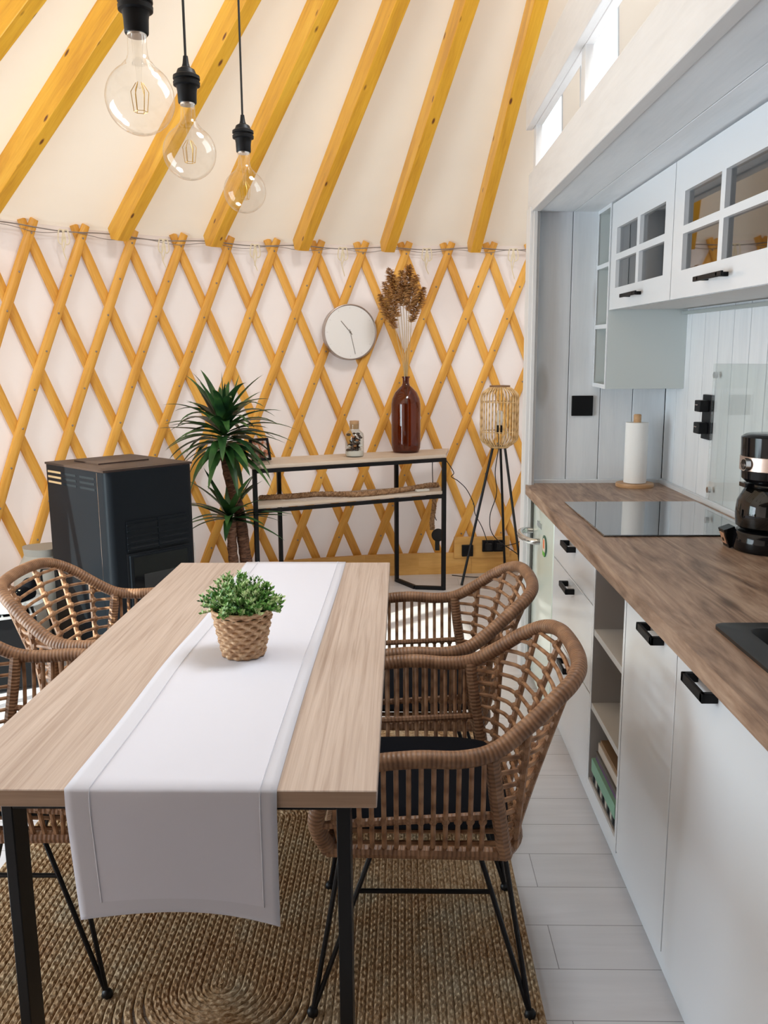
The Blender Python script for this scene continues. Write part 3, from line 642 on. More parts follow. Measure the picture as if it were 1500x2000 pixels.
# hem bands: second material on the border cells
for q in range(len(g.f)):
    j,i=divmod(q,nx)
    if i<3 or i>=nx-2 or j>=len(path)-4: g.mi[q]=1
for u in (3.05/nx,(nx-2.05)/nx): g.tube([on(u,j)+Vector((0,0 if path[j][0]=='t' else -.0012,.0012 if path[j][0]=='t' else 0)) for j in range(len(path)-3)],.0007,4,1)
ob=g.build('table_runner',[M_cloth,M_hem],loc=(-.38,2.1,TZ),angle=80); s_=ob.modifiers.new('solid','SOLIDIFY'); s_.thickness=.0014; s_.offset=0
tag(ob,'white linen runner lying down the table and hanging over its near edge','table runner')
# small plant in a woven pot
PX,PY=-.385,1.955; PZ=TZ+.0045
o=thing('potted_plant','small bushy green plant in a woven seagrass pot on the table runner','potted plant',(PX,PY,PZ))
g=G(); rows=44; prof=[]
for i in range(rows+1):
    t=i/rows; prof.append((.050+.0215*t,.114*t))
def weave(i,a): 
    row=i//4; ph=(i%4)/4; k=13; s_=1 if row%2 else -1
    return 1+.048*s_*cos(k*a)+.055*abs(sin(pi*ph))-.025
g.lathe(prof,130,(PX,PY,PZ),rf=weave); g.f.pop(); g.uv.pop(); g.mi.pop()
g.tube([(PX+.0725*cos(a),PY+.0725*sin(a),PZ+.115) for a in [2*pi*i/40 for i in range(40)]],.0042,8,closed=True)
g.build('woven_pot',M_seag,o,angle=60)
g=G(); g.lathe([(.068,.0),(.068,.004),(.001,.012)],24,(PX,PY,PZ+.10)); g.build('soil',mat('dark_soil',(.02,.025,.012),.9),o)
random.seed(21); g=G(); st=G()
def leaf(g,p,d,n,l,w):
    side=d.cross(n).normalized(); nn=side.cross(d).normalized()
    a=p; b_=p+d*l*.5+side*w*.5+nn*l*.06; c=p+d*l; e=p+d*l*.5-side*w*.5+nn*l*.06; m_=p+d*l*.5
    g.add([a,b_,c,e,m_],[(0,1,4),(1,2,4),(2,3,4),(3,0,4)],[[(0,0)]*3]*4)
for k in range(210):
    th=random.random()*2*pi; u=random.random()**.55; 
    base=Vector((PX+cos(th)*u*.040,PY+sin(th)*u*.040,PZ+.105)); el=rad(88-80*u+random.uniform(-8,8)); dirn=Vector((cos(th)*cos(el),sin(th)*cos(el),sin(el)+.12)).normalized()
    ln=(.086-.034*u)*(.80+.45*random.random()); tip=base+dirn*ln; mid=(base+tip)/2+Vector((0,0,.006)); pts=spline([base,mid,tip],4); st.tube(pts,.0007,4)
    for q in range(8):
        t=.30+.70*q/7; i=min(len(pts)-1,int(t*(len(pts)-1))); p=pts[i]
        for s_ in (0,1):
            a=q*1.9+s_*pi; d=(Vector((cos(a),sin(a),.35+.4*random.random()))+dirn*.9).normalized(); leaf(g,p,d,(dirn+Vector((random.random()-.5,random.random()-.5,.3))).normalized(),0.0098+.0045*random.random(),.0072)
    leaf(g,tip,dirn,Vector((1,.2,.1)),.010,.006)
for th,l in ((3.3,.045),(1.6,.05),(.4,.045)):
    b0=Vector((PX+cos(th)*.06,PY+sin(th)*.06,PZ+.115)); d0=Vector((cos(th),sin(th),.25)).normalized(); st.tube([b0,b0+d0*l*.6],.0006,4)
    for q in range(6): leaf(g,b0+d0*l*q*.12,(d0+Vector((0,.6*(-1)**q,.5))).normalized(),Vector((0,0,1)),.009,.005)
g.build('foliage',M_tiny,o,smooth=False); st.build('stems',M_green,o)

# ------------------------------------------------------------------ rattan chairs
def make_chair(label):
    o=thing('rattan_armchair',label,'chair',(0,0,0),0,'rattan armchairs round the table')
    def rimpts():
        h=[(-.215,.235,.425),(-.235,.262,.50),(-.205,.280,.585),(-.14,.290,.638),(-.03,.292,.655),(.07,.285,.652),(.14,.272,.664),(.205,.252,.705),(.265,.228,.752),(.315,.190,.785),(.342,.12,.800),(.350,0,.804)]
        return spline([(x,-y,z) for x,y,z in h]+[(x,y,z) for x,y,z in h[-2::-1]],6)
    rp_=rimpts()
    g=G(); g.tube(rp_,.0185,12); g.build('rim',M_rim,o)
    # seat frame
    g=G(); fr=[(-.215,-.235,.415),(.165,-.245,.415),(.204,-.17,.412),(.208,0,.412),(.204,.17,.412),(.165,.245,.415),(-.215,.235,.415)]
    g.tube(spline(fr[:1]+fr[1:2],1)+spline(fr[1:6],5)[1:]+[Vector(fr[6])],.0145,8); g.tube([fr[6],fr[0]],.0145,8)
    for s in (-1,1):
        g.tube(spline([(.135,.268*s,.658),(.150,.258*s,.54),(.170,.247*s,.41)],5),.0165,8); g.tube([(-.225,.262*s,.49),(.155,.256*s,.512)],.009,8)
    g.build('seat_frame',M_rim,o)
    # underside seat slats
    g=G()
    for i in range(9): y=-.2+.05*i; g.tube([(-.215,y,.412),(.205,y,.412)],.006,6)
    g.build('seat_slats',M_rod,o)
    # side rods
    def top_at(x,s):
        best=None
        for i in range(len(rp_)-1):
            p,q=rp_[i],rp_[i+1]
            if p.y*s>0 and (p.x-x)*(q.x-x)<=0 and p.z>.56: t=(x-p.x)/(q.x-p.x+1e-9); best=p.lerp(q,t); 
        return best
    for s in (-1,1):
        g=G()
        for i in range(13):
            x=-.195+.0262*i; t=top_at(max(-.185,x),s) or Vector((x,.28*s,.62)); bt=Vector((x+.012*(x<-.17),.2385*s,.415)); mid=Vector((x,.262*s,.50))
            g.tube(spline([t,(t+mid)/2+Vector((0,.004*s,0)),mid,bt],4),.0056,7)
            g.ball(mid,.0098,n=7,k=5)
        g.build('side_rods',M_rod,o)
    # back: curved rods between the rear posts, tied to fanned ribs
    def S(u,t):
        su=1 if u>=0 else -1; a=abs(u)
        T=[Vector(p) for p in ((.350,0,.804),(.342,.12,.800),(.315,.190,.785),(.265,.228,.752),(.205,.252,.705),(.135,.268,.658))]; k=a*5; i=min(4,int(k)); f=k-i; top=T[i].lerp(T[i+1],f)
        Bm=[Vector(p) for p in ((.208,0,.412),(.208,.06,.412),(.207,.12,.412),(.202,.18,.413),(.190,.22,.414),(.170,.247,.415))]; bt=Bm[i].lerp(Bm[i+1],f)
        p=bt.lerp(top,t); p.x=bt.x+(top.x-bt.x)*t**1.12; return Vector((p.x,p.y*su,p.z))
    LV=[.445+.0325*k for k in range(11)]
    def zt(u,z):
        top=S(u,1).z; bt=S(u,0).z; return (z-bt)/(top-bt)
    g=G()
    for z in LV:
        pts=[]
        for i in range(61):
            u=-1+2*i/60; t=zt(u,z)
            if t<=1.0: pts.append(S(u,t)+Vector((-.004,0,0)))
        g.tube(pts,.0054,7)
    g.build('back_rods',M_rod,o)
    g=G()
    for u in (-.78,-.47,-.16,.16,.47,.78):
        g.tube([S(u,i/14)+Vector((.004,0,0)) for i in range(15)],.0082,7)
        for z in LV:
            t=zt(u,z)
            if t<.97: g.ball(S(u,t),.0122,n=7,k=5)
    g.build('back_ribs',M_rod,o)
    # cushion
    g=G(); nx=16
    def cz(x,y): 
        a=max(0,1-(abs(x)**6)); b2=max(0,1-(abs(y)**6)); return (a*b2)**.35
    n=18; vs=[]; 
    for top in (1,0):
        for i in range(n+1):
            for j in range(n+1):
                x=-1+2*i/n; y=-1+2*j/n; k=cz(x,y); r=1-.06*(x*x*y*y); wx=.205; wy=.215 if x<.5 else .215-.03*(x-.5)
                vs.append((-.01+x*wx*r,y*wy*r,.455+(.033*k if top else -.022*k)+(.004*(1-x*x)*(1-y*y) if top else 0)))
    K=(n+1)**2; fs=[]
    for i in range(n):
        for j in range(n):
            q=i*(n+1)+j; fs.append((q,q+n+1,q+n+2,q+1)); fs.append((K+q,K+q+1,K+q+n+2,K+q+n+1))
    g.add(vs,fs,[[(0,0)]*4]*len(fs)); g.build('seat_cushion',M_cush,o,angle=80)
    # legs
    for sx,foot in ((-1,-.255),(1,.235)):
        for sy in (-1,1):
            f=Vector((foot,.235*sy,.012)); g=G()
            if sx<0: A,B=(-.185,.20*sy,.402),(-.115,.20*sy,.402)
            else: A,B=(.115,.20*sy,.402),(.172,.215*sy,.402)
            bend=Vector(B if sx<0 else A); g.tube([A,f],.0058,8); g.tube([B,f],.0058,8); g.ball(f+Vector((0,0,.003)),.0135,n=10,k=8)
            g.build('leg',M_black,o)
    g=G()
    for sy in (-1,1): 
        a=Vector((-.115,.20*sy,.402)).lerp(Vector((-.255,.235*sy,.012)),.26); b_=Vector((.115,.20*sy,.402)).lerp(Vector((.235,.235*sy,.012)),.26); g.tube([a,b_],.0055,8)
    g.tube([(-.185,-.20,.400),(-.185,.20,.400)],.006,8); g.tube([(.172,-.215,.400),(.172,.215,.400)],.006,8); g.build('stretcher',M_black,o)
    return o
ch=make_chair('brown rattan armchair nearest the viewer on the kitchen side of the table'); ch.location=(.05,1.915,0)
dup(ch,(.045,2.56,0),0,'brown rattan armchair on the kitchen side of the table, farther back near the fridge')
dup(ch,(-.885,2.62,0),pi,'brown rattan armchair on the left of the table, in front of the black stove')
dup(ch,(-.945,1.965,0),pi,'brown rattan armchair at the left edge, nearest the viewer on the left side')

# ------------------------------------------------------------------ rug
random.seed(2); g=G(); RC=Vector((-.43,2.14)); hx,hy=.75,1.12; pitch=.0185; rings=int(hx/pitch)
def rug_ring(k):
    ex=max(.002,hx-pitch*(k+.5)); ey=hy-pitch*(k+.5); r=max(.001,min(ex*.95,.16)); P=[]
    for cx,cy,a0 in ((ex-r,ey-r,0),(-ex+r,ey-r,90),(-ex+r,-ey+r,180),(ex-r,-ey+r,270)):
        for q in range(7): a=rad(a0+90*q/6); P.append(Vector((RC.x+cx+r*cos(a),RC.y+cy+r*sin(a),.006)))
    Q=[]
    for i in range(len(P)):
        a,b_=P[i],P[(i+1)%len(P)]; d=(b_-a).length
        if d<1e-4: continue
        m_=max(1,int(d/.006)); Q+=[a.lerp(b_,j/m_) for j in range(m_)]
    return Q
for k in range(rings+1):
    Q=rug_ring(k); ph=random.random()*6; hw=pitch*.52
    def prof(i,t,ph=ph):
        a=i*2*pi/4.0+ph; wl=.0030*max(-.2,sin(a)); wr_=.0030*max(-.2,sin(a+pi)); dx=.0012*sin(a)
        return [(-hw,-.005),(-hw*.92,.001),(-hw*.48+dx,.0042+wl),(dx,.0020),(hw*.48+dx,.0042+wr_),(hw*.92,.001),(hw,-.005)]
    g.sweep(Q,prof,Vector((0,0,1)),closed=True)
tag(g.build('jute_rug',M_jute,loc=(RC.x,RC.y,0),angle=70),'braided brown jute rug lying under the dining table and chairs','rug')

# ------------------------------------------------------------------ stove
SP=Vector((-1.312,3.684,0)); a1=math.atan2(.344,.305); 
stv=thing('pellet_stove','black steel pellet stove with vent grilles standing left of the tall plant','stove',(SP.x,SP.y,0),a1)
SM=Matrix.Translation(SP)@Matrix.Rotation(a1,4,'Z'); WD,DP,HH=.46,.56,.985
# local x along the front face, y to the back; front at y=0
g=G(); g.M=SM; cr=.035
P=[(cr*(1-cos(rad(a))),cr*(1-sin(rad(a)))) for a in range(0,91,15)]+[(WD-cr*(1-cos(rad(a))),cr*(1-sin(rad(a)))) for a in range(90,-1,-15)]+[(WD,DP),(0,DP)]
K=len(P); vs=[(x,y,z) for z in (.02,HH) for x,y in P]; fs=[tuple(range(K-1,-1,-1)),tuple(range(K,2*K))]+[(i,(i+1)%K,K+(i+1)%K,K+i) for i in range(K)]
g.add(vs,fs,[[(0,0)]*len(f) for f in fs]); g.build('body',M_stove,stv,angle=30)
g=G(); g.M=SM; g.box(-.004,.012,HH,WD+.004,DP+.006,HH+.010); g.box(.10,.24,HH+.010,.37,.47,HH+.016); g.box(.03,.05,HH+.0101,.22,.13,HH+.0105); g.box(.25,.05,HH+.0101,.43,.13,HH+.0105); g.build('top_plate',M_stovetop,stv,bevel=.003)
g=G(); g.M=SM
g.box(.085,-.006,.61,.415,-.001,.755,0)
for x0,x1 in ((.10,.245),(.262,.405)):
    for k in range(5): g.box(x0,-.0075,.622+k*.026,x1,-.0055,.634+k*.026,1)
for k in range(5): g.box(.085,-.011,.618+k*.029,.415,-.006,.624+k*.029,0)
g.box(.247,-.011,.61,.26,-.005,.755,0)
g.build('front_grille',[M_stove,M_gap],stv,smooth=False)
g=G(); g.M=SM; g.box(.09,-.016,.12,.41,-.001,.595,0); g.box(.08,-.0015,.10,.42,0,.602,1); dd=g.build('door',[M_stove,M_gap],stv,bevel=.003)
g=G(); g.M=SM; g.box(.105,-.0175,.135,.395,-.016,.585); g.build('pane',M_stoveglass,dd,smooth=False)
g=G(); g.M=SM; g.box(.155,-.0180,.24,.345,-.0176,.50); g.build('firebox_view',mat('dim_firebox',(.022,.022,.024),.12),dd,smooth=False)
g=G(); g.M=SM
for y0,y1,m in ((.10,.235,1),(.27,.40,1)):
    for k in range(3): g.box(-.0012,y0 if y0<.2 else y0,.895+k*.025,.0,y1,.906+k*.025,0)
g.build('side_vent',[M_gap,M_steel],stv,smooth=False)
g=G(); g.M=SM
for k in range(3): g.box(-.0014,.415,.897+k*.025,.0,.545,.907+k*.025,0)
g.build('side_vent',mat('see_through_slot',(.55,.38,.20),.6),stv,smooth=False)
g=G(); g.M=SM; g.box(-.0008,.075,.03,.0,.0775,HH-.005,0); g.box(.448,-.0008,.03,.45,0,.6,0); g.build('panel_seam',M_chrome,stv,smooth=False)
g=G(); g.M=SM
for x_ in (.05,WD-.05):
    for y_ in (.06,DP-.06): g.lathe([(.02,0),(.02,.02),(.001,.02)],14,(x_,y_,0))
g.build('feet',M_rubber,stv)

# ------------------------------------------------------------------ yucca
def leafblade(g,p,d,l,w,droop):
    n=9; pts=[]; q=Vector(p); dd=Vector(d).normalized()
    for i in range(n+1): pts.append(q.copy()); q=q+dd*(l/n); dd=(dd+Vector((0,0,-droop/n))).normalized()
    vs=[]
    for i,c in enumerate(pts):
        t=i/n; ww=w*min(1,.45+t*2.2)*(1-max(0,t-.35)/.65)**.7+.0004; dr=(pts[min(n,i+1)]-pts[max(0,i-1)]).normalized(); s=dr.cross(Vector((0,0,1)))
        if s.length<.05: s=dr.cross(Vector((1,0,0)))
        s.normalize(); nn=s.cross(dr); vs+= [c+s*ww/2+nn*ww*.16,c,c-s*ww/2+nn*ww*.16]
    fs=[]
    for i in range(n): fs+=[(i*3,i*3+1,i*3+4,i*3+3),(i*3+1,i*3+2,i*3+5,i*3+4)]
    g.add(vs,fs,[[(0,0)]*4]*len(fs))
YX,YY=-.955,4.82
yu=thing('yucca_plant','tall yucca with brown trunks and dark pointed leaves between stove and console','plant',(YX,YY,0))
def trunk(P,r0,r1,nm='trunk'):
    pts=spline(P,10); g=G(); n=len(pts); g.tube(pts,lambda t:(r0+(r1-r0)*t)*(1+.05*sin(t*95)+.03*sin(t*37)),14); g.build(nm,M_trunk,yu)
trunk([(YX+.06,YY,.22),(YX+.035,YY,.35),(YX+.01,YY,.60),(YX-.045,YY,.84),(YX-.06,YY,.97)],.036,.030)
trunk([(YX-.02,YY-.01,.22),(YX-.035,YY-.02,.38),(YX-.03,YY-.03,.56)],.028,.028)
random.seed(17); g=G(); c=Vector((YX-.065,YY,.955))
for k in range(84):
    t=k/84; az=k*2.39996+random.random()*.5; el=-.5+1.55*t+random.random()*.3; d=Vector((cos(az)*cos(el),sin(az)*cos(el)*.8,sin(el)))
    l=.23+.14*random.random(); leafblade(g,c+Vector((cos(az)*.02,sin(az)*.02,.0+.20*t)),d,l,.048+.014*random.random(),.6+1.2*random.random())
for az,el,l,dr in ((2.95,.25,.40,.35),(3.1,.55,.33,.9),(.0,.5,.44,1.0),(-.1,.25,.42,.8),(.2,.12,.36,.6),(.95,1.15,.36,.05),(2.3,.95,.34,.4),(1.6,1.5,.36,.05),(1.3,1.4,.30,.1),(-.5,.75,.38,1.5),(3.6,.7,.34,1.6),(-1.6,.6,.34,1.6),(-1.2,.7,.36,1.8)): leafblade(g,c+Vector((0,0,.10)),(cos(az)*cos(el),sin(az)*cos(el)*.5,sin(el)),l,.050,dr)
g.build('leaf_crown',M_green,yu,angle=70)
g=G(); c=Vector((YX-.04,YY-.04,.57))
for k in range(20):
    t=k/20; az=k*2.39996; el=-.1+1.2*t; d=Vector((cos(az)*cos(el),sin(az)*cos(el)*.7-.1,sin(el))); leafblade(g,c+Vector((0,0,.03*t)),d,.25+.12*random.random(),.050,.6)
for az,el,l,dr in ((-.1,.35,.38,.6),(.05,.2,.34,.3),(2.4,1.0,.34,.2),(3.0,.5,.3,.4),(.6,1.0,.33,.1),(-1.5,.3,.28,1.2)): leafblade(g,c,(cos(az)*cos(el),sin(az)*cos(el)*.5,sin(el)),l,.052,dr)
g.build('leaf_crown',M_green,yu,angle=70)
g=G(); g.lathe([(.11,0),(.14,.23),(.145,.25),(.132,.25),(.125,.2),(.001,.2)],30,(YX+.02,YY,0)); g.build('pot',mat('grey_planter',(.35,.35,.36),.6),yu)
g=G(); g.lathe([(.125,0),(.12,.006),(.001,.012)],20,(YX+.02,YY,.21)); g.build('soil',mat('planter_soil',(.03,.02,.015),.9),yu)

# ------------------------------------------------------------------ console and its things
TZc=.885; fl=Vector((-.855,4.77,0)); fr_=Vector((.279,5.335,0)); br_=Vector((.318,5.715,0)); bl_=Vector((-.965,5.13,0))
con=thing('console_table','slim console with whitewashed top and shelf on a black metal frame by the lattice wall','console table',(-.3,5.2,0))
def slab(q,z0,z1,nm,mats):
    g=G(); vs=[(p.x,p.y,z) for z in (z0,z1) for p in q]; fs=[(3,2,1,0),(4,5,6,7),(0,1,5,4),(1,2,6,5),(2,3,7,6),(3,0,4,7)]
    d=(q[1]-q[0]).normalized(); e=Vector((-d.y,d.x,0)); uv=[[(Vector(vs[i]).dot(d),Vector(vs[i]).dot(e)+vs[i][2]) for i in f] for f in fs]
    g.add(vs,fs,uv); return g.build(nm,mats,con,bevel=.002,smooth=False)
slab([fl,fr_,br_,bl_],TZc-.022,TZc,'top',M_shelf)
def inset(p,q,t): return p+(q-p)*t
zs=.652
sb=Vector((-.80,5.21,0)); sf=fl.lerp(fr_,.015)
slab([fl.lerp(fr_,.02),fr_.lerp(fl,.012),Vector((.25,5.60,0)),bl_.lerp(br_,.04)+Vector((.02,-.05,0))],zs-.02,zs,'shelf',M_shelf)
BLg=Vector((-.765,5.20,0)); BRg=Vector((-.036,5.545,0)); t_=.024; up=Vector((0,0,1))
d=(fr_-fl).normalized()
FL=fl+d*.015; FR=fr_-d*.012
for p in (FL,FR,BLg,BRg):
    G().beam(p,p+up*(TZc-.022),t_,t_,up=(d.x,d.y,0)).build('leg',M_black,con,bevel=.002)
for z in (TZc-.034,zs-.034):
    for a,b_,k in ((FL,FR,.9),(FL,BLg,.6),(FR,BRg,.6)):
        e=(b_-a).normalized()*.012; G().beam(a+e+up*z,b_-e+up*z,t_*k,t_*k).build('frame_bar',M_black,con,bevel=.001,seg=1)
ki=Vector((.085,5.355,0)); G().beam(BRg+up*.012,ki+up*.012,t_,t_).beam(ki+up*.012,FR+up*.012,t_,t_).build('foot_bar',M_black,con,bevel=.001,seg=1)
kl=Vector((-.66,4.90,0)); G().beam(BLg+up*.012,kl+up*.012,t_,t_).beam(kl+up*.012,FL+up*.012,t_,t_).build('foot_bar',M_black,con,bevel=.001,seg=1)
# rope
g=G(); base=[(-.85,4.98,.667),(-.70,5.02,.668),(-.52,5.10,.669),(-.38,5.10,.669),(-.25,5.10,.668),(-.10,5.19,.669),(.05,5.30,.672),(.17,5.42,.675),(.235,5.50,.665)]
path=spline([Vector(p) for p in base],14)
L_=0; S_=[0]
for i in range(1,len(path)): L_+=(path[i]-path[i-1]).length; S_.append(L_)
def strand(path,S_,ph,R,r):
    out=[]
    for i,p in enumerate(path):
        d=(path[min(i+1,len(path)-1)]-path[max(i-1,0)]).normalized(); u=Vector((0,0,1)) if abs(d.z)<.9 else Vector((1,0,0)); s=d.cross(u).normalized(); u=s.cross(d); a=S_[i]/.045*2*pi+ph; out.append(p+s*R*cos(a)+u*R*sin(a))
    return out
def resamp(P,step):
    out=[P[0]]; acc=0
    for a,b_ in zip(P,P[1:]):
        l=(b_-a).length; n=max(1,int(l/step)); out+=[a.lerp(b_,(j+1)/n) for j in range(n)]
    return out
def rope(path,nm,lab):
    path=resamp(path,.006); S_=[0]
    for i in range(1,len(path)): S_.append(S_[-1]+(path[i]-path[i-1]).length)
    g=G()
    for k in range(3): g.tube(strand(path,S_,k*2*pi/3,.0088,.0085),.0098,6)
    tag(g.build(nm,M_rope),lab,'rope')
rope(path,'hemp_rope','thick twisted brown rope lying along the lower shelf of the console')
rope(spline([(.222,5.64,.60),(.218,5.645,.5),(.205,5.65,.40),(.208,5.65,.34)],12),'hanging_rope','short twisted rope end hanging below the lower shelf at its right end')
# paper and remote on the shelf, picture frame, jar, bottle
g=G(); q=[Vector((-.74,4.975,zs)),Vector((-.52,4.965,zs)),Vector((-.33,5.12,zs)),Vector((-.55,5.145,zs))]; q=[Vector((-.72,4.965,zs)),Vector((-.575,4.93,zs)),Vector((-.33,5.055,zs)),Vector((-.52,5.09,zs))]
vs=[p+up*h for h in (.0005,.003) for p in q]; fs=[(3,2,1,0),(4,5,6,7),(0,1,5,4),(1,2,6,5),(2,3,7,6),(3,0,4,7)]; g.add(vs,fs,[[(0,0)]*4]*6)
for i in range(4):
    cc=(q[0]+q[1]+q[2]+q[3])/4; a,b_=cc.lerp(q[i],.88)+up*.0034,cc.lerp(q[(i+1)%4],.88)+up*.0034; g.beam(a,b_,.003,.0006,m=1)
for k in range(5):
    a=q[0].lerp(q[1],.2+.13*k).lerp(q[3].lerp(q[2],.2+.13*k),.2)+up*.0034; b_=q[0].lerp(q[1],.2+.13*k).lerp(q[3].lerp(q[2],.2+.13*k),.8)+up*.0034; g.beam(a,b_,.002,.0006,m=2)
tag(g.build('paper_sheet',[mat('cream_sheet',(.74,.66,.58),.8),mat('brown_print',(.20,.08,.05),.8),mat('faint_print',(.50,.38,.32),.8)],smooth=False),'cream printed sheet with a dark border lying on the console shelf before the rope','sheet')
tag(G().box(-.045,-.015,0,.045,.015,.014).build('remote_control',mat('ivory_plastic',(.72,.70,.64),.4),bevel=.003),'small ivory remote lying at the right end of the console shelf','remote'); ro=D.objects['remote_control']; ro.location=(.13,5.315,zs); ro.rotation_euler=(0,0,.45)
o=thing('photo_frame','small black easel photo frame on the left end of the console top','photo frame',(-.80,5.0,TZc))
g=G(); FM=Matrix.Translation((-.835,5.0,TZc+.003))@Matrix.Rotation(.62,4,'Z')@Matrix.Rotation(-.28,4,'X'); g.M=FM
for b_ in ((-.062,-.008,0,.062,.008,.014),(-.062,-.008,.121,.062,.008,.135),(-.062,-.008,.014,-.048,.008,.121),(.048,-.008,.014,.062,.008,.121)): g.box(*b_)
g.box(-.05,.002,.01,.05,.006,.125); g.build('border',M_matblk,o,bevel=.001)
g=G(); g.M=FM; g.box(-.049,-.001,.013,.049,.002,.122); 
M_ph=mat('colour_photo',(.6,.45,.35),.3); N,L,b=nodes(M_ph); n=noise(M_ph,coords(M_ph,'Object'),26,3,.6); L.new(ramp(M_ph,n,[(.35,(.05,.03,.03)),(.47,(.62,.22,.10)),(.55,(.80,.68,.62)),(.72,(.85,.82,.80))]),b.inputs['Base Color'])
g.build('photo',M_ph,o,smooth=False)
g=G(); g.M=Matrix.Translation((-.86,5.07,TZc))@Matrix.Rotation(.62,4,'Z')@Matrix.Rotation(.35,4,'X'); g.box(-.02,0,.003,.02,.004,.10); g.build('stand',M_matblk,o)
jc=(-.292,5.225,TZc)
o=thing('corked_jar','clear glass bottle jar with a cork, holding dark and white bits, on the console','jar',jc)
JP=[(.050,0),(.056,.004),(.058,.012),(.058,.125),(.054,.145),(.038,.160),(.030,.168),(.029,.200),(.033,.204)]
G().lathe(JP,36,jc).build('glass_body',M_jar,o)
G().lathe([(.026,.172),(.029,.215),(.029,.222),(.001,.224)],20,jc).build('cork',mat('crumbly_cork',(.45,.27,.14),.9),o)
random.seed(9); g=G(); g.lathe([(.050,.006),(.053,.012),(.053,.034),(.001,.045)],24,jc,0)
for k in range(60):
    a=random.random()*6.28; r=.042*random.random()**.5; z=.04+.10*random.random()**1.2; g.ball((jc[0]+r*cos(a),jc[1]+r*sin(a),jc[2]+z),.010+.006*random.random(),1 if k%4 else (2 if k%8 else 0),7,5,(1,1,.6))
g.build('filling',[mat('white_sand',(.80,.78,.75),.9),mat('dark_bark_bits',(.06,.035,.025),.8),mat('rust_petals',(.45,.20,.08),.8)],o)
bc=(.028,5.475,TZc)
o=thing('amber_bottle','big amber brown glass bottle holding dried reeds on the console','bottle',bc)
s=.95; BP=[(.070,0),(.084,.006),(.092,.03),(.094,.06),(.094,.31),(.088,.345),(.070,.385),(.042,.415),(.026,.428),(.021,.445),(.021,.475),(.026,.477),(.026,.486),(.020,.487)]
G().lathe([(r,z) for r,z in BP],48,bc).build('glass_body',M_amber,o)
random.seed(31)
for k in range(7):
    tx=-.085+.028*k+random.random()*.01; tz=[.86,.93,1.02,1.0,1.04,.97,.90][k]; b0=Vector((bc[0]+(k-3)*.004,bc[1],bc[2]+.02)); nk=Vector((bc[0]+(k-3)*.003,bc[1]+random.uniform(-.006,.006),bc[2]+.48)); tp=Vector((bc[0]+tx*.66-.022,bc[1]+random.uniform(-.04,.03),bc[2]+tz-.03))
    rr_=thing('dried_reed',['dried reed whose fluffy brown head is leftmost in the amber bottle','dried reed second from the left in the amber bottle, bushy head','dried reed third from the left in the amber bottle, upright head','dried reed in the middle of the bunch with a tall brown head','dried reed right of the middle with the topmost head','dried reed second from the right in the amber bottle','dried reed with the rightmost head in the amber bottle'][k],'dried reed',b0,0,'dried reeds in the amber bottle')
    g=G(); stem=spline([b0,nk,nk.lerp(tp,.6)+Vector((.004,0,0)),tp],6); g.tube(stem,.0022,5); g.build('stem',M_reed,rr_)
    g=G(); dr=(tp-nk).normalized(); lean=Vector(((-.35 if k<3 else .15*(k-3)),0,0))
    for q in range(520):
        t=random.random(); c=tp+dr*(t*.22-.05)+lean*t*.15; a=random.random()*6.28; d_=Vector((cos(a),sin(a)*.8,.35-.8*t*random.random())).normalized(); l=(.020+.030*sin(pi*min(1,t*.9+.1)))*(.5+random.random()*.8)
        leaf(g,c,(d_+lean*.4).normalized(),Vector((random.random()-.5,random.random()-.5,.6)),l,.0085)
    g.build('plume',M_plume,rr_,smooth=False)
# clock
th=109.3; cp=wp(th,1.655,.075); a=rad(th); CMx=Matrix.Translation(wp(th,1.655,.055))@Matrix.Rotation(a+pi/2+.0,4,'Z')
inw=Vector((-cos(a),-sin(a),0)); tn=Vector((-inw.y,inw.x,0)); CMx=Matrix((( tn.x,0,inw.x,0),(tn.y,0,inw.y,0),(0,1,0,0),(0,0,0,1)))
CMx=Matrix.Translation(wp(th,1.657,.052))@CMx
o=thing('wall_clock','round white clock with thin hands and a silver rim on the lattice','clock',wp(th,1.47,.06))
g=G(); g.M=CMx; g.lathe([(.160,0),(.181,.0),(.181,.050),(.176,.052),(.172,.048),(.172,.03),(.160,.0)],64); g.build('rim',M_silver,o)
g=G(); g.M=CMx; g.lathe([(.172,.002),(.1715,.046),(.001,.046)],64); g.build('face',M_face,o)
g=G(); g.M=CMx
def hand(ang,l,w_): dx,dy=sin(ang),cos(ang); g.beam((-dx*.02,-dy*.02,.048),(dx*l,dy*l,.048),w_,.0015)
hand(rad(-41),.095,.004); hand(rad(167),.145,.003); g.lathe([(.006,.046),(.006,.051),(.001,.051)],14); g.build('hands',mat('grey_hands',(.25,.22,.20),.4,metal=.5),o)
g=G(); g.M=CMx
for k in range(12): an=k*pi/6; g.beam((sin(an)*.150,cos(an)*.150,.0465),(sin(an)*.160,cos(an)*.160,.0465),.0018,.0006)
g.build('hour_marks',mat('pale_grey_marks',(.60,.58,.57),.5),o)

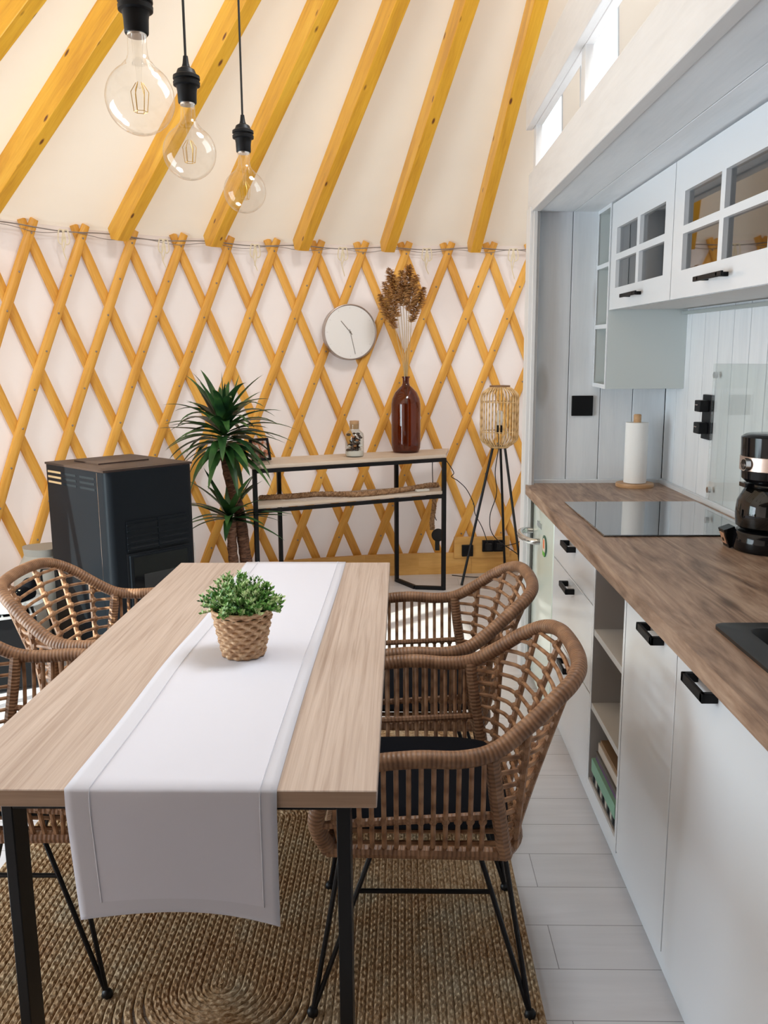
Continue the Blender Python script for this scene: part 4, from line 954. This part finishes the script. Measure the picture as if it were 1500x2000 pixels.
# ------------------------------------------------------------------ floor lamp
LX,LY=.632,5.50; hz=.915
o=thing('floor_lamp','bamboo cage floor lamp on three black legs beside the kitchen post','floor lamp',(LX,LY,0))
def shp(t): # radius profile 0..1
    e=.16; 
    if t<e: return .060+.062*sin(pi/2*t/e)
    if t>1-e: return .060+.062*sin(pi/2*(1-t)/e)
    return .122
sh=G(); HS=.385
for k in range(34):
    a=2*pi*k/34; sh.tube([(LX+shp(i/24)*cos(a),LY+shp(i/24)*sin(a),hz+HS*i/24) for i in range(25)],.0042,6)
for z,r in ((.0,.060),(HS,.060)): sh.tube([(LX+r*cos(2*pi*i/32),LY+r*sin(2*pi*i/32),hz+z) for i in range(32)],.006,6,closed=True)
for z in (.10,.29): sh.tube([(LX+.119*cos(2*pi*i/40),LY+.119*sin(2*pi*i/40),hz+z) for i in range(40)],.003,5,closed=True)
shd=sh.build('lamp_shade',M_bamboo,o)
G().lathe([(.045,0),(.066,0),(.066,.01),(.045,.01),(.045,0)],32,(LX,LY,hz+HS)).build('top_ring',mat('dark_bamboo_ring',(.22,.12,.06),.6),o)
g=G(); g.lathe([(.058,0),(.058,.012),(.001,.012)],24,(LX,LY,hz-.008)); g.tube([(LX,LY,hz),(LX,LY,hz+.10)],.006,8); g.lathe([(.019,.085),(.022,.09),(.022,.135),(.018,.14)],16,(LX,LY,hz)); g.build('bulb_holder',M_black,o)
bp_=[(.014,.138),(.018,.15),(.028,.175),(.031,.20),(.026,.222),(.012,.234),(.001,.236)]
G().lathe(bp_,20,(LX,LY,hz)).build('bulb',mat('frosted_bulb',(.80,.78,.74),.25),o)
for fx,fy in ((.395,5.44),(.715,5.72),(.81,5.55)):
    dx,dy=fx-LX,fy-LY; r=math.hypot(dx,dy); G().tube([(LX+dx/r*.042,LY+dy/r*.042,hz-.005),(fx,fy,.004)],.0085,8).build('leg',M_black,o)
# bulbs on cords
for k,(x,y,z,lab) in enumerate(((-.478,1.650,1.939,'clear globe pendant bulb nearest the viewer, largest of the three over the table'),(-.504,2.126,1.956,'clear globe pendant bulb in the middle of the three over the table'),(-.466,2.644,1.966,'clear globe pendant bulb farthest back, smallest looking of the three'))):
    o=thing('pendant_lamp',lab,'pendant lamp',(x,y,z),0,'globe bulbs over the table')
    n=22; P=[(.0170,.118),(.0170,.088),(.0180,.075),(.0215,.066),(.0285,.0585)]
    R_=.0625; P+=[(R_*cos(a),R_*sin(a)) for a in [rad(58-i*(148/n)) for i in range(n+1)]]; P[-1]=(.0008,-R_)
    b=G().lathe(P,40,(x,y,z)).build('bulb',M_bulb,o)
    g=G(); g.lathe([(.012,.112),(.009,.08),(.005,.045),(.004,.02),(.001,.018)],12,(x,y,z)); g.build('glass_stem',M_bulb,b)
    g=G()
    for q in range(6):
        a=q*pi/3+.3; g.tube([(x+.006*cos(a),y+.006*sin(a),z+.028),(x+.016*cos(a),y+.016*sin(a),z+.012),(x+.012*cos(a),y+.012*sin(a),z-.022)],.0007,5)
    g.tube([(x+.012*cos(t),y+.012*sin(t),z-.022) for t in [i*pi/3+.3 for i in range(6)]],.0006,4,closed=True); g.build('filament',M_gold,b)
    g=G(); g.lathe([(.0175,.106),(.0185,.118),(.0165,.118)],20,(x,y,z)); g.build('screw_cap',M_chrome,b)
    g=G(); g.lathe([(.0205,.110),(.0215,.112),(.0225,.135),(.0245,.147),(.031,.149),(.0315,.156),(.028,.158),(.028,.161),(.0315,.163),(.031,.170),(.024,.174),(.020,.184),(.010,.190),(.0075,.198),(.0055,.214),(.001,.216)],28,(x,y,z)); g.build('lamp_holder',M_matblk,o,angle=25)
    r=math.hypot(x-CX,y-CY); tz_=APZ-(APZ-WZ)*r/3.75-.15
    G().tube([(x,y,z+.212),(x,y,tz_)],.0032,7).build('cord',M_rubber,o)
    G().lathe([(.05,0),(.055,.03),(.001,.032)],24,(x,y,tz_)).build('ceiling_cup',M_matblk,o)

# ------------------------------------------------------------------ socket board, plugs, leads
ta=94.9; bc_=wp(ta,.175,.095); a=rad(ta); inw=Vector((-cos(a),-sin(a),0)); tn=Vector((inw.y,-inw.x,0))
if tn.x<0: tn=-tn
def BM(off=0): return Matrix.Translation(bc_+inw*off)@Matrix(((tn.x,0,inw.x,0),(tn.y,0,inw.y,0),(0,1,0,0),(0,0,0,1)))
o=thing('socket_board','small plywood board carrying black sockets low on the lattice behind the lamp','board',bc_-up*.08)
g=G(); g.M=BM(); g.box(-.19,-.062,-.01,.20,.088,.012); g.build('board',M_plank,o,bevel=.002)
for cx in (-.098,.045,.125):
    g=G(); g.M=BM(); g.box(cx-.04,-.045 if cx<0 else -.015,.012,cx+.038,.035 if cx<0 else .065,.035); g.lathe([(.026,.035),(.024,.028),(.001,.028)],20,(cx,-.005 if cx<0 else .025,0)); g.build('socket',M_matblk,o,bevel=.004)
for xa,lab in ((.02,'black plug in the middle socket of the plywood board'),(.10,'black plug in the right hand socket of the plywood board')):
    g=G(); g.M=BM(); g.box(xa,.0,.036,xa+.045,.05,.072); tag(g.build('power_plug',M_rubber,bevel=.006),lab,'plug')
def lead(pts,lab,nm='power_lead',r=.0032): tag(G().tube(spline(pts,8),r,6).build(nm,M_rubber),lab,'cable')
P_=lambda off,x,z: bc_+tn*x+inw*off+up*(z-.175)
lead([P_(.07,.04,.21),P_(.05,-.0,.33),P_(.035,-.05,.43),P_(.03,-.06,.50),P_(.03,-.11,.60),P_(.03,-.17,.66),P_(.03,-.215,.69),P_(.03,-.20,.72),P_(.03,-.25,.80)],'black lead rising from the sockets to behind the right end of the console')
lead([(LX,LY,hz-.005),(LX-.02,LY+.01,.75),(LX-.005,LY+.04,.60),(LX-.045,LY+.06,.44),(LX-.01,LY+.08,.30),P_(.05,.27,.12),P_(.05,.25,.03),P_(.10,.10,.012),P_(.14,-.05,.008),P_(.12,-.22,.02)],'thin black lamp lead hanging from the cage and trailing along the floor plank')
lead([P_(.07,.12,.20),P_(.12,.22,.235),P_(.13,.27,.26),P_(.1,.33,.20),P_(.08,.38,.17)],'short black lead looping right from the plywood socket board')
lead([(.215,5.60,.86),(.205,5.62,.80),(.21,5.64,.62),(.22,5.65,.45),(.235,5.65,.40)],'black lead hanging down behind the right leg of the console')
o=G(); o.ball((.245,5.62,.305),.045,n=18,k=12,sc=(1,.5,1)); o.box(.225,5.61,.20,.255,5.64,.27); tag(o.build('cable_box',M_rubber),'round black cable box hanging behind the right leg of the console','cable box')
# things behind the left chair
o=thing('storage_crate','black wire crate with pale bars on the floor behind the left chair','crate',(-1.98,3.66,0))
g=G(); g.M=Matrix.Translation((-1.98,3.66,0))@Matrix.Rotation(.5,4,'Z')
for x0,y0,x1,y1 in ((-.28,-.17,.28,-.16),(-.28,.16,.28,.17),(-.28,-.16,-.27,.16),(.27,-.16,.28,.16)): g.box(x0,y0,.02,x1,y1,.34)
g.box(-.27,-.16,.02,.27,.16,.03); g.build('box',M_matblk,o,bevel=.004)
g=G(); g.M=Matrix.Translation((-1.98,3.66,0))@Matrix.Rotation(.5,4,'Z')
for i in range(14): g.tube([(-.26+.04*i,-.17,.355),(-.26+.04*i,.17,.355)],.005,6)
g.tube([(-.28,-.17,.35),(.28,-.17,.35),(.28,.17,.35),(-.28,.17,.35)],.007,6,closed=True); g.build('wire_lid',mat('galvanised_wire',(.65,.68,.70),.35,metal=.7),o)
def shoe(x,y,z,rz,lab):
    o=thing('trainer_shoe',lab,'shoe',(x,y,z),rz,'black and white trainers'); Mx=Matrix.Translation((x,y,z))@Matrix.Rotation(rz,4,'Z')
    g=G(); g.M=Mx; g.lathe([(.045,0),(.05,.005),(.05,.024),(.047,.028),(.001,.028)],28,rf=lambda i,a:1+1.7*abs(cos(a))**1.5); g.build('sole',mat('white_rubber',(.82,.86,.86),.5),o)
    g=G(); g.M=Mx@Matrix.Translation((-.015,0,.035)); g.ball((0,0,.01),.045,sc=(2.2,.95,1.0),n=18,k=12); g.ball((-.065,0,.045),.036,sc=(1,.95,1.1),n=14,k=10); g.build('upper',M_cush,o)
    g=G(); g.M=Mx; g.ball((.085,0,.035),.041,sc=(1.05,1.0,.78),n=16,k=10); g.build('toe_cap',mat('white_rubber_toe',(.82,.86,.86),.4),o)
    g=G(); g.M=Mx
    for k in range(4): g.box(.0+.017*k,-.024,.079-.006*k,.008+.017*k,.024,.084-.006*k)
    g.build('laces',M_string,o)
shoe(-1.88,3.60,.362,-2.0,'black trainer with white toe on the wire crate, lower left one'); shoe(-1.77,3.72,.362,-1.9,'black trainer with white toe on the wire crate, right hand one')
o=G(); o.M=Matrix.Translation((-1.87,4.26,0)); o.lathe([(.12,0),(.15,.04),(.16,.25),(.14,.40),(.09,.49),(.10,.53),(.001,.53)],24,rf=lambda i,a:1+.07*sin(3*a+i)+.04*sin(5*a)); tag(o.build('pellet_sack',mat('greyish_sack',(.44,.42,.38),.75)),'greyish beige filled sack standing on the floor left of the black stove','sack')
o=G(); o.tube(spline([(-1.78,4.12,.05),(-1.80,4.06,.40),(-1.76,4.02,.47),(-1.70,4.03,.42),(-1.72,4.08,.06)],8),.006,6); tag(o.build('coiled_hose',M_rubber),'dark hose looping up between the sack and the stove','hose')
